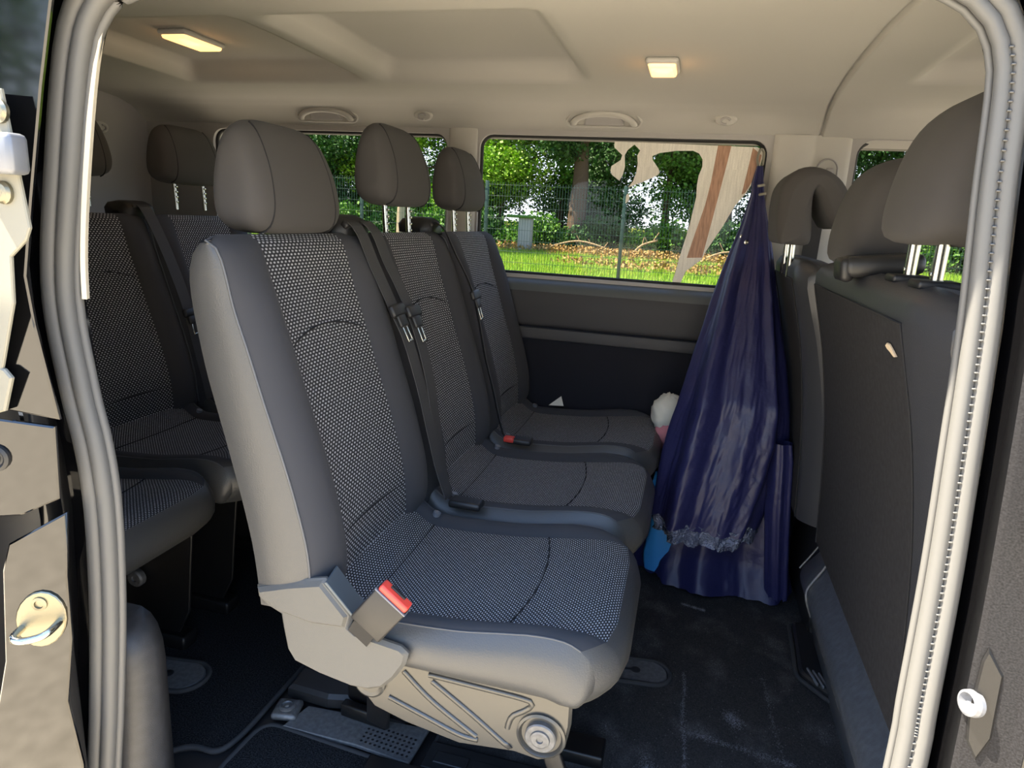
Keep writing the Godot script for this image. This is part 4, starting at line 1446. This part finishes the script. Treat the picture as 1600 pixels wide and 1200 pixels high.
func build_floor() -> void:
	var fm := [Vector3(-.40, 0, .585), Vector3(-.40, 0, -.80), Vector3(.435, 0, -.80), Vector3(.435, 0, .585)]
	mat_poly("front_mat", "black carpet mat with chalky scuffs in front of the middle row", round_corners(fm, .02), M.dust_carpet, -.0125, .012, true, true)
	var rm := [Vector3(-2.1, 0, .60), Vector3(-2.1, 0, -.80), Vector3(-.80, 0, -.80), Vector3(-.79, 0, -.1), Vector3(-.785, 0, .28), Vector3(-.785, 0, .50), Vector3(-.80, 0, .555), Vector3(-.86, 0, .55), Vector3(-.90, 0, .585), Vector3(-.95, 0, .585)]
	mat_poly("rear_mat", "black carpet mat with wavy bound edge in front of the rear row", round_corners(rm, .03), M.carpet)
	var sm_ := [Vector3(-.772, 0, .60), Vector3(-.765, 0, .475), Vector3(-.745, 0, .452), Vector3(-.44, 0, .475), Vector3(-.415, 0, .49), Vector3(-.415, 0, .60)]
	mat_poly("strip_mat", "narrow black carpet strip with bound edge beside the door sill", round_corners(sm_, .025), M.carpet)
	mat_poly("under_mat", "black carpet piece under the middle row between the floor rails", round_corners([Vector3(-.775, 0, .285), Vector3(-.77, 0, -.80), Vector3(-.42, 0, -.80), Vector3(-.42, 0, .27)], .03), M.carpet)
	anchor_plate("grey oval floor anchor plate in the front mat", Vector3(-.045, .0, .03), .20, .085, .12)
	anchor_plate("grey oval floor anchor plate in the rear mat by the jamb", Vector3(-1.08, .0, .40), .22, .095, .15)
	# exposed floor rail with perforated plate and bolt
	var t := thing("floor_rail", "dented metal floor rail with square bolt under the near seat", "rail", Vector3(-.60, 0, .40))
	var st := S()
	plate(st, v3s([Vector3(-.72, -.003, .455), Vector3(-.70, -.003, .385), Vector3(-.425, -.003, .365), Vector3(-.43, -.003, .465), Vector3(-.55, -.003, .455)]), Vector3.UP, .007, .002)
	put("perforated_plate", st, M.tread, t)
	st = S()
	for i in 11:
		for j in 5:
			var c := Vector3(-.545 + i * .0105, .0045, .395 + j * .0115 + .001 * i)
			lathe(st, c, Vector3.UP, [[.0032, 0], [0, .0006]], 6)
	put("hole_shade", st, M.black_plastic, t).set_meta("kind", "stuff")  # flat dark discs, the shade inside punched holes put into colour
	st = S()
	rbox(st, Vector3(-.735, .005, .412), Vector3(.055, .016, .055), .006, Basis(Vector3.UP, .2))
	put("bolt_plate", st, M.scuffed_metal, t)
	st = S()
	lathe(st, Vector3(-.735, .013, .412), Vector3.UP, [[.017, 0], [.017, .003], [.012, .005], [.010, .002], [.006, .002], [.005, .006], [0, .006]], 18)
	put("bolt", st, M.scuffed_metal, t)
	st = S()
	plate(st, v3s([Vector3(-.76, .0, .37), Vector3(-.765, .0, .30), Vector3(-.60, .0, .30), Vector3(-.60, .0, .36), Vector3(-.66, .0, .375)]), Vector3.UP, .03, .008)
	put("cover_lug", st, M.black_plastic, t)
	st = S()
	rbox(st, Vector3(-.565, .018, .385), Vector3(.11, .03, .022), .004, Basis(Vector3.UP, -.1))
	rbox(st, Vector3(-.545, .05, .36), Vector3(.15, .09, .012), .006, Basis(Vector3.UP, -.08))
	put("latch_block", st, M.black_steel, t)
	t = thing("floor_channel", "black plastic floor channel beside the perforated plate under the near seat", "channel", Vector3(-.25, 0, .45))
	st = S()
	box(st, Vector3(-.405, -.003, .40), Vector3(-.10, .010, .47), .003)
	put("channel", st, M.black_plastic, t)
	st = S()
	box(st, Vector3(-.385, .009, .425), Vector3(-.315, .014, .455), .003)
	box(st, Vector3(-.305, .009, .425), Vector3(-.12, .012, .458), .002)
	put("raised_pad", st, M.black_plastic, t)
	# heater vent at the plinth foot
	t = thing("floor_vent", "black louvred heater outlet at the foot of the plinth", "vent", Vector3(.40, 0, -.15))
	st = S()
	plate(st, v3s(round_corners([Vector3(.378, .006, -.30), Vector3(.45, .006, -.30), Vector3(.45, .006, -.0), Vector3(.425, .006, -.0), Vector3(.366, .006, -.07)], .02)), Vector3.UP, .022, .006)
	put("body", st, M.black_plastic, t)
	st = S()
	tube(st, v3s(round_corners([Vector3(.372, .012, -.305), Vector3(.45, .012, -.305), Vector3(.45, .012, .006), Vector3(.424, .012, .006), Vector3(.360, .012, -.068)], .02)), .006, 6, true)
	put("rim", st, M.binding, t)
	for k in 4:
		st = S()
		rbox(st, Vector3(.392 + k * .012, .029, -.055 + k * .006), Vector3(.004, .008, .06), .001, Basis(Vector3.UP, .25))
		put("slat", st, M.latch_grey, t)

# ---------------------------------------------------------------- garment and odds and ends
func drape(v0: float, v1: float, L: Array, Rt: Array, Zc: Array, B: Array, pleat: Array, rs: int, nv := 70, nu := 200) -> Array:
	var fn := FastNoiseLite.new()
	fn.seed = rs
	fn.frequency = 1.0
	fn.fractal_octaves = 3
	var rng := RandomNumberGenerator.new()
	rng.seed = rs
	var ph := []
	for i in 6: ph.append(rng.randf() * TAU)
	var rows := []
	for i in nv + 1:
		var t := float(i) / nv
		var y := lerpf(v0, v1, t)
		var x0 := lerp_table(L, y)
		var x1 := lerp_table(Rt, y)
		var zc := lerp_table(Zc, y)
		var b := lerp_table(B, y)
		var amp := lerp_table(pleat, y)
		var r := PackedVector3Array()
		for j in nu:
			var a := TAU * j / nu
			var s := 0.0
			var w := 0.0
			for q in [[5, 1.0], [8, .7], [13, .28]]:
				var f: float = sin(a * q[0] + ph[q[0] % 6] + sin(y * 2.2 + ph[1] + a) * .7)
				s += q[1] * f * .55
				w += q[1]
			s /= w
			var cr := fn.get_noise_3d(cos(a) * 2.2, y * 5.0, sin(a) * 2.2) + .7 * (absf(fn.get_noise_3d(cos(a) * 5.0 + 9.0, y * 9.0 + a, sin(a) * 5.0)) - .2)
			var k := 1.0 + amp * s * 2.0 + amp * .22 * cr
			var cx := (x0 + x1) / 2
			var hx := (x1 - x0) / 2
			var wob := .02 * fn.get_noise_2d(a * 3.0, 4.0) * t
			r.append(Vector3(cx + cos(a) * hx * lerpf(1.0, k, .45), y + wob * .6, zc + sin(a) * b * k))
		rows.append(r)
	return rows

func build_garment() -> void:
	var t := thing("rain_poncho", "crumpled navy blue nylon garment hanging from the hook down to the floor", "garment", Vector3(.18, 0, -.5))
	var L := [[.20, -.030], [.25, -.026], [.39, -.018], [.53, .004], [.66, .028], [.81, .060], [.935, .088], [1.08, .130], [1.17, .150], [1.20, .148], [1.26, .160]]
	var R := [[.20, .250], [.25, .262], [.38, .292], [.50, .305], [.59, .298], [.72, .274], [.91, .236], [1.03, .216], [1.12, .196], [1.17, .186], [1.20, .182], [1.26, .176]]
	var Z := [[.20, -.42], [.6, -.45], [.9, -.57], [1.1, -.68], [1.26, -.765]]
	var B := [[.20, .12], [.5, .10], [.9, .06], [1.1, .034], [1.18, .018], [1.26, .008]]
	var rows := drape(1.255, .235, L, R, Z, B, [[.15, .26], [.7, .30], [1.0, .36], [1.2, .38]], 3, 90, 240)
	var st := S()
	grid(st, rows, null, 0, true)
	put("outer_cloth", st, M.navy, t)
	# shiny lining showing below the hem
	st = S()
	var last: PackedVector3Array = rows[-1]
	var ring := []
	var fn := FastNoiseLite.new()
	fn.frequency = 1.6
	for k in 6:
		var r := PackedVector3Array()
		for j in last.size():
			var p: Vector3 = last[j]
			var c := Vector3(.13, p.y, -.42)
			r.append(p.lerp(c, .03 + .05 * k / 5.0) + Vector3(0, .012 - .060 * k / 5.0 + .010 * fn.get_noise_2d(j * .04, k * .2), 0) + Vector3(fn.get_noise_2d(j * .06, k * .3), 0, fn.get_noise_2d(j * .06, 5 + k * .3)) * .012)
		ring.append(r)
	grid(st, ring, null, 0, true)
	put("lining", st, M.silver_cloth, t).set_meta("label", "shiny silver lining at the hem")
	# lower skirt spilling onto the floor
	var L2 := [[.0, -.055], [.06, -.058], [.2, -.045], [.3, -.01], [.42, .06]]
	var R2 := [[.0, .415], [.06, .40], [.2, .385], [.3, .36], [.42, .33]]
	var Z2 := [[.0, -.52], [.1, -.54], [.42, -.52]]
	var B2 := [[.0, .145], [.05, .13], [.2, .10], [.42, .06]]
	st = S()
	grid(st, drape(.42, .012, L2, R2, Z2, B2, [[0, .20], [.42, .22]], 8, 50, 220), null, 0, true)
	put("skirt", st, M.navy, t)
	# fold hanging at the front
	st = S()
	grid(st, drape(.50, .03, [[0, .32], [.3, .28], [.62, .26]], [[0, .385], [.2, .36], [.45, .335], [.62, .30]], [[0, -.42], [.62, -.40]], [[0, .03], [.3, .035], [.62, .02]], [[0, .14], [.62, .12]], 5, 50, 90), null, 0, true)
	put("side_fold", st, M.navy, t)
	# drawcord toggles and cord loop
	st = S()
	tube(st, v3s(sm([Vector3(.166, 1.25, -.765), Vector3(.160, 1.28, -.79), Vector3(.168, 1.31, -.81), Vector3(.178, 1.30, -.81), Vector3(.176, 1.26, -.775)], 20)), .004, 7)
	put("cord_loop", st, M.white_plastic, t)
	for p in [Vector3(.174, 1.195, -.70), Vector3(.180, 1.170, -.685)]:
		st = S()
		rbox(st, p, Vector3(.022, .008, .012), .003, Basis(Vector3(0, 0, 1), .25))
		put("toggle", st, M.white_plastic, t)
	for p in [Vector3(.133, 1.045, -.612), Vector3(.146, 1.03, -.60)]:
		st = S()
		lathe(st, p, Vector3(.2, 0, 1), [[.006, 0], [.006, .003], [.0, .005]], 12)
		put("snap", st, M.chrome, t)
	# bundle wedged behind it
	t = thing("white_bundle", "white and pink cloth bundle wedged between far seat and blue garment", "bundle", Vector3(-.02, .38, -.66))
	st = S()
	var rr := []
	var f2 := FastNoiseLite.new()
	f2.frequency = 9.0
	for i in 17:
		var la := PI * i / 16.0 - PI / 2
		var r := PackedVector3Array()
		for j in 24:
			var a := TAU * j / 24
			var d := Vector3(cos(la) * cos(a), sin(la), cos(la) * sin(a))
			r.append(Vector3(-.015, .475, -.65) + d * Vector3(.058, .066, .06) * (1.0 + .22 * f2.get_noise_3dv(d)))
		rr.append(r)
	grid(st, rr, null, 0, true)
	put("cloth", st, M.white_cloth, t)
	st = S()
	rr = []
	for i in 11:
		var la := PI * i / 10.0 - PI / 2
		var r := PackedVector3Array()
		for j in 18:
			var a := TAU * j / 18
			var d := Vector3(cos(la) * cos(a), sin(la), cos(la) * sin(a))
			r.append(Vector3(-.010, .415, -.63) + d * Vector3(.045, .05, .05) * (1.0 + .2 * f2.get_noise_3dv(d * 1.3)))
		rr.append(r)
	grid(st, rr, null, 0, true)
	put("pink_corner", st, M.pink_cloth, t)
	st = S()
	rr = []
	for i in 12:
		var yy := .02 + .32 * i / 11.0
		var r := PackedVector3Array()
		for j in 16:
			var a := TAU * j / 16
			r.append(Vector3(.012 + cos(a) * .050 * (1 + .35 * f2.get_noise_2d(yy * .7, cos(a) * .2)), yy, -.47 + sin(a) * .035 * (1.0 - .5 * absf(yy - .17) / .17)))
		rr.append(r)
	grid(st, rr, null, 0, true)
	var bl := tag(put("blue_bag", st, M.blue_sheet), "bright blue bag edge peeping out behind the navy garment", "bag")
	bl.set_meta("category", "bag")
	# paper tag
	t = thing("paper_tag", "small folded white paper tag on the far seat cushion", "paper", Vector3(-.40, .44, -.72))
	st = S()
	plate(st, v3s([Vector3(-.428, .432, -.735), Vector3(-.385, .462, -.755), Vector3(-.372, .434, -.735)]), Vector3(-.2, .5, 1), .0012, .0003)
	put("sheet", st, M.paper, t)
	st = S()
	for k in 3:
		rbox(st, Vector3(-.398 + k * .002, .4385 + k * .006, -.7365 - k * .004), Vector3(.026 - k * .006, .0018, .001), .0002)
	put("print", st, M.ink, t)

func build_window_patch() -> void:
	# thin pale grained sheet with a wavy outline on the middle window, two brown stripes
	var W := func(px: float, py: float) -> Vector3:   # outline drawn on a 1 unit = 1 mm sheet, x right, y down from its top left corner
		return Vector3(-.2905 + px * .002053, 1.332 - py * .0020, -.8575)
	var o := [[0, 3], [0, 12], [14, 24], [12, 32], [-2, 42], [-3, 49], [0, 56], [13, 65], [18, 54], [20, 42], [18, 24], [22, 16], [32, 7], [42, 16], [38, 24], [40, 37], [39, 51], [35, 65], [28, 75], [35, 72], [52, 65], [73, 54], [76, 50], [74, 44], [63, 30], [62, 24], [73, 19], [98, 15], [124, 14], [134, 18], [140, 27], [141, 38], [137, 52], [136, 67], [137, 86], [134, 110], [132, 128], [128, 150], [121, 186], [117, 211], [112, 236], [124, 238], [134, 206], [156, 186], [162, 171], [182, 132], [197, 98], [206, 84], [211, 78], [226, 46], [228, 26], [231, 14], [222, 7], [216, 6], [80, 4]]
	var t := thing("window_patch", "pale grained patch with wavy edges on the middle window", "pale_patch", Vector3(.05, 1.1, -.857))
	var poly := PackedVector3Array()
	for p in o: poly.append(W.call(p[0], p[1]))
	var st := S()
	plate(st, poly, Vector3(0, 0, 1), .0012, .0003)
	put("sheet", st, M.pale_patch, t)
	st = S()
	plate(st, v3s([W.call(26, 88), W.call(29, 84), W.call(32, 92), W.call(30, 98), W.call(26, 101)]), Vector3(0, 0, 1), .0012, .0003)
	put("small_patch", st, M.pale_patch, t)
	for b in [[[161, 5], [181, 5], [176, 45], [171, 82], [163, 140], [157, 182], [133, 184], [142, 142], [152, 98], [157, 60]], [[213, 7], [227, 18], [225, 44], [210, 76], [205, 79], [209, 45]]]:
		var q := PackedVector3Array()
		for p in b: q.append(W.call(p[0], p[1]) + Vector3(0, 0, .0013))
		st = S()
		plate(st, q, Vector3(0, 0, 1), .0006, .0002)
		put("stripe", st, M.patch_brown, t).set_meta("label", "brown stripe")

# ---------------------------------------------------------------- outside
func ground_y(z: float) -> float:
	return lerp_table([[-40, .9], [-30, .35], [-24, .0], [-18, -.14], [-11, -.32], [-4, -.55], [60, -.55]], z)

func leaf_mesh(n: int, size: float, rs: int) -> ArrayMesh:
	var st := S()
	var rng := RandomNumberGenerator.new()
	rng.seed = rs
	for i in n:
		var c := Vector3(rng.randfn(), rng.randfn() * .7, rng.randfn()) * size * 1.6
		var a := Vector3(rng.randfn(), rng.randfn() * .5, rng.randfn()).normalized()
		var b := a.cross(Vector3(rng.randfn(), rng.randfn() + 1.0, rng.randfn())).normalized()
		var l := size * rng.randf_range(.7, 1.3)
		st.set_color(Color(1, 1, 1))
		var w := l * .34
		var p0 := c - a * l / 2
		var p1 := c + b * w - a * l * .05
		var p2 := c + a * l / 2
		var p3 := c - b * w - a * l * .05
		tri(st, p0, p1, p2, -1)
		tri(st, p0, p2, p3, -1)
	return done(st)

func foliage(root: Node3D, called: String, blobs: Array, count: int, m: Material, mesh: ArrayMesh, rs: int) -> void:
	var mm := MultiMesh.new()
	mm.transform_format = MultiMesh.TRANSFORM_3D
	mm.use_colors = true
	mm.mesh = mesh
	mm.instance_count = count
	var rng := RandomNumberGenerator.new()
	rng.seed = rs
	var vol := 0.0
	for b in blobs: vol += b[1].x * b[1].y
	for i in count:
		var pick := rng.randf() * vol
		var b: Array = blobs[0]
		for q in blobs:
			b = q
			pick -= q[1].x * q[1].y
			if pick <= 0: break
		var d := Vector3(rng.randfn(), rng.randfn(), rng.randfn()).normalized()
		var p: Vector3 = b[0] + d * b[1] * pow(rng.randf(), .28)
		var bs := Basis.from_euler(Vector3(rng.randf_range(-.6, .6), rng.randf() * TAU, rng.randf_range(-.6, .6))).scaled(Vector3.ONE * rng.randf_range(.7, 1.35))
		mm.set_instance_transform(i, Transform3D(bs, p))
		mm.set_instance_color(i, Color(rng.randf_range(.85, 1.15), 1.0, rng.randf_range(.7, 1.0)))   # leaves differ in hue
	var o := MultiMeshInstance3D.new()
	o.multimesh = mm
	o.material_override = m
	o.name = called
	o.set_meta("kind", "stuff")
	root.add_child(o, true)

func tree(at: Vector3, h: float, r: float, label: String, m: Material, count: int, rs: int, low := .3, bark: Material = null, tr := .14, called := "tree", group := "trees beyond the fence") -> void:
	var t := thing(called, label, "tree" if called == "tree" else "bush", at, group)
	var rng := RandomNumberGenerator.new()
	rng.seed = rs
	var st := S()
	var path := []
	for i in 7:
		var k := i / 6.0
		path.append(Vector3(rng.randf_range(-.12, .12) * k, h * .9 * k - .1, rng.randf_range(-.12, .12) * k))
	var rows := []
	for i in 7:
		var row := PackedVector3Array()
		for k in 8:
			var a := TAU * k / 8
			row.append(path[i] + Vector3(cos(a), 0, sin(a)) * tr * (1.25 - i / 6.0 * .9))
		rows.append(row)
	grid(st, rows, null, 0, true)
	for b in 5:
		var y := h * rng.randf_range(.3, .8)
		var a := rng.randf() * TAU
		tube(st, v3s([Vector3(0, y, 0), Vector3(cos(a) * r * .4, y + r * .25, sin(a) * r * .4), Vector3(cos(a) * r * .8, y + r * .35, sin(a) * r * .8)]), tr * .25, 5)
	put("trunk", st, bark if bark else M.bark, t, true)
	var blobs := []
	for i in 11:
		var a := rng.randf() * TAU
		var y := lerpf(h * low, h, rng.randf())
		var k := rng.randf_range(.1, .75)
		blobs.append([Vector3(cos(a) * r * k, y, sin(a) * r * k), Vector3(1, .75, 1) * r * rng.randf_range(.38, .62)])
	foliage(t, "crown", blobs, count, m, cached("leaf", func(): return leaf_mesh(9, .13, 5)), rs)

func build_outside() -> void:
	var rows := []
	for z in [60.0, 20.0, 6.0, 2.0, 0.0, -4.0]:
		var r := PackedVector3Array()
		for x in [-60.0, -20.0, -6.0, 0.0, 6.0, 20.0, 60.0]: r.append(Vector3(x, -.55, z))
		rows.append(r)
	var st := S()
	grid(st, rows)
	struct("ground", st, M.pavement, "sunlit beige paving round the bus")
	rows = []
	for z in [-4.0, -7.0, -11.0, -15.0, -18.0, -21.0, -24.0, -30.0, -40.0]:
		var r := PackedVector3Array()
		for i in 25: r.append(Vector3(-60 + i * 5.0, ground_y(z), z))
		rows.append(r)
	st = S()
	grid(st, rows)
	struct("ground_lawn", st, M.soil, "earth of the lawn behind the fence")
	# grass blades on the part that the windows show
	var rng := RandomNumberGenerator.new()
	rng.seed = 77
	var bl := S()
	for i in 7:
		var a := rng.randf() * TAU
		var c := Vector3(cos(a), 0, sin(a)) * rng.randf() * .09
		var d := Vector3(rng.randfn() * .4, 1, rng.randfn() * .4).normalized()
		var s := d.cross(Vector3(sin(a), 0, cos(a))).normalized() * .008
		bl.set_color(Color(1, 1, 1))
		var hgt := rng.randf_range(.08, .17)
		tri(bl, c - s, c + s, c + d * hgt, -1)
	var blade := done(bl)
	var mm := MultiMesh.new()
	mm.transform_format = MultiMesh.TRANSFORM_3D
	mm.use_colors = true
	mm.mesh = blade
	mm.instance_count = 42000
	for i in mm.instance_count:
		var z := -lerpf(9.0, 25.0, pow(rng.randf(), .8))
		var x := lerpf(-1.0, .42, rng.randf()) * (1.5 - z)
		mm.set_instance_transform(i, Transform3D(Basis(Vector3.UP, rng.randf() * TAU).scaled(Vector3.ONE * rng.randf_range(.7, 1.4)), Vector3(x, ground_y(z) - .01, z)))
		var dry := 1.0 if rng.randf() < .12 else 0.0   # straw-coloured blades among the green
		mm.set_instance_color(i, Color(rng.randf_range(.88, 1.1) + .4 * dry, 1.0 - .08 * dry, .9))
	var go := MultiMeshInstance3D.new()
	go.multimesh = mm
	go.material_override = M.grass
	go.name = "lawn_grass"
	add_child(go)
	tag(go, "bright sunlit grass on the lawn beyond the fence", "grass")
	go.set_meta("kind", "stuff")
	# fence
	var fz := -10.5
	var f := thing("mesh_fence", "green welded wire mesh fence with square posts", "fence", Vector3(-1.2, ground_y(fz), fz))
	var px0 := -1.22
	for i in range(-5, 4):
		var x := px0 + i * 2.47
		st = S()
		box(st, Vector3(x - .03, ground_y(fz) - .1, fz - .02), Vector3(x + .03, 1.70, fz + .02), .004)
		put("post", st, M.fence_green, f)
		st = S()
		for k in 48:
			var wx := x + .05 + k * .0495
			if i < 3:
				box(st, Vector3(wx - .0025, ground_y(fz) + .03, fz + .022), Vector3(wx + .0025, 1.68, fz + .027), .001)
		if i < 3:
			for k in 11:
				for e in [0.0, .012]:
					box(st, Vector3(x + .03, ground_y(fz) + .05 + k * .192, fz + .018 + e), Vector3(x + 2.44, ground_y(fz) + .056 + k * .192, fz + .022 + e), .001)
			put("mesh_panel", st, M.fence_green, f)
	# trees: two loose ranks
	var kinds := [["dense dark green tree", M.leaf_b], ["mid green leafy tree", M.leaf_a], ["light green leafy tree", M.leaf_c]]
	var xs := [-22.0, -18.5, -15.5, -12.8, -10.2, -7.8, -5.6, -3.4, -1.2, 1.2, 3.6, 6.2, 9.0]
	for i in xs.size():
		var k: Array = kinds[[0, 1, 0, 2, 1, 2, 1, 0, 1, 0, 1, 0, 1][i]]
		var z := -25.5 - rng.randf() * 2.0
		tree(Vector3(xs[i], ground_y(z), z), rng.randf_range(6.0, 7.5), rng.randf_range(1.9, 2.5), k[0] + " in the rank beyond the lawn", k[1], 2600, 100 + i, .12)
	for i in 9:
		var z := -31.0 - rng.randf() * 3.0
		tree(Vector3(-26 + i * 5.2, ground_y(z), z), rng.randf_range(9, 11), 3.6, "tall dark tree far behind the leafy rank", M.leaf_b, 2600, 300 + i, .1, null, .3)
	tree(Vector3(-9.6, ground_y(-20), -20), 8.0, 1.6, "slim tree with a pale trunk seen through the rear side window", M.leaf_c, 1500, 401, .45, M.pale_bark, .13)
	tree(Vector3(-4.3, ground_y(-24), -24), 9.0, 1.7, "tree with a thick dark trunk behind the fence", M.leaf_b, 1500, 402, .4, M.bark, .30)
	# low undergrowth along the lawn's far edge
	for i in 15:
		var z := -23.6 - rng.randf() * .8
		var t := thing("undergrowth_bush", ["low dark green bush at the edge of the lawn", "low light green bush at the edge of the lawn"][i % 2], "bush", Vector3(-21 + i * 2.1 + rng.randf(), ground_y(z), z), "low bushes at the lawn edge")
		foliage(t, "leaves", [[Vector3(0, .35, 0), Vector3(1.0, .45, .6)], [Vector3(.6, .7, -.2), Vector3(.7, .5, .5)]], 500, M.leaf_b if i % 2 == 0 else M.leaf_a, cached("leaf", func(): return leaf_mesh(9, .13, 5)), 500 + i)
	# dead leaves and fallen branches
	var dl := Node3D.new()
	dl.name = "leaf_litter"
	add_child(dl)
	tag(dl, "brown dead leaves strewn along the far edge of the grass", "leaf litter")
	dl.set_meta("kind", "stuff")
	foliage(dl, "dead_leaves", [[Vector3(-1.5, .02, -22.3), Vector3(6, .13, 1.5)], [Vector3(-.5, -.12, -18.5), Vector3(3.5, .08, 2.0)]], 3000, M.dry_leaf, cached("dead", func(): return leaf_mesh(5, .09, 6)), 601)
	for b in [[Vector3(-5.0, .15, -22.4), Vector3(-3.9, .42, -22.5), Vector3(-2.6, .12, -22.5)], [Vector3(-2.0, .1, -22.2), Vector3(-1.7, .42, -22.3), Vector3(-1.2, .60, -22.4)], [Vector3(.2, .0, -22.0), Vector3(1.0, .35, -22.1), Vector3(1.9, .3, -22.3)], [Vector3(3.2, .0, -22.0), Vector3(3.5, .55, -22.2), Vector3(3.7, .75, -22.2)]]:
		st = S()
		tube(st, v3s(sm(b, 10)), .035, 6)
		for q in 3:
			var c: Vector3 = b[1].lerp(b[2], q / 3.0)
			tube(st, v3s([c, c + Vector3(rng.randf_range(-.3, .3), rng.randf_range(.1, .35), 0)]), .015, 5)
		tag(put("fallen_branch", st, M.twig), "bare pale fallen branch on the undergrowth edge", "branch", "fallen branches")
	# squat concrete pillar
	var cp := thing("concrete_post", "weathered concrete post with a mossy cap behind the fence", "post", Vector3(-5.75, ground_y(-22), -22))
	st = S()
	box(st, Vector3(-5.98, ground_y(-22) - .1, -22.2), Vector3(-5.52, 1.12, -21.8), .03)
	put("shaft", st, M.concrete, cp)
	st = S()
	box(st, Vector3(-6.4, 1.1, -22.3), Vector3(-5.45, 1.2, -21.7), .03)
	put("cap", st, M.leaf_a, cp)
	# trees on the door side, mirrored in the paint
	for i in 4:
		var x: float = [-7.0, -1.0, 7.0, 13.0][i]
		var z: float = [17.0, 21.0, 16.0, 13.0][i]
		tree(Vector3(x, -.55, z), 7.5, 2.6, "leafy tree across the paving on the door side", M.leaf_a, 2000, 700 + i, .25, null, .2, "tree", "trees on the door side")

func _ready() -> void:
	# camera
	var cam := Camera3D.new()
	cam.name = "camera"
	add_child(cam)
	cam.position = Vector3(0, 1.06, 1.5)
	cam.fov = 59.54
	cam.near = .02
	cam.far = 300
	var b := Basis(Vector3.UP, deg_to_rad(14.18)) * Basis(Vector3.RIGHT, deg_to_rad(-13.817)) * Basis(Vector3(0, 0, 1), deg_to_rad(3.147))
	cam.basis = b
	cam.current = true
	# sky, sun, exposure
	var we := WorldEnvironment.new()
	we.name = "world"
	var e := Environment.new()
	e.background_mode = Environment.BG_SKY
	var sky := Sky.new()
	var ps := ProceduralSkyMaterial.new()
	ps.sky_top_color = Color(.50, .62, .80)
	ps.sky_horizon_color = Color(.88, .90, .92)
	ps.ground_bottom_color = Color(.5, .48, .44)
	ps.ground_horizon_color = Color(.7, .7, .68)
	ps.sky_energy_multiplier = 1.6
	ps.ground_energy_multiplier = 1.6
	sky.sky_material = ps
	e.sky = sky
	e.tonemap_mode = Environment.TONE_MAPPER_LINEAR
	e.tonemap_exposure = 2.1
	e.sdfgi_enabled = true
	e.ssao_enabled = true
	e.ssil_enabled = true
	we.environment = e
	add_child(we)
	var sun := DirectionalLight3D.new()
	sun.name = "sun"
	sun.light_energy = 6.5
	sun.light_color = Color(1.0, .95, .86)
	sun.light_angular_distance = .6
	sun.shadow_enabled = true
	add_child(sun)
	sun.look_at_from_position(Vector3.ZERO, -Vector3(-.50, .85, .12), Vector3.UP)
	make_materials()
	build_shell()
	build_opening()
	build_outside()
	build_seats()
	build_front_seats()
	build_floor()
	build_ceiling_things()
	build_garment()
	build_window_patch()
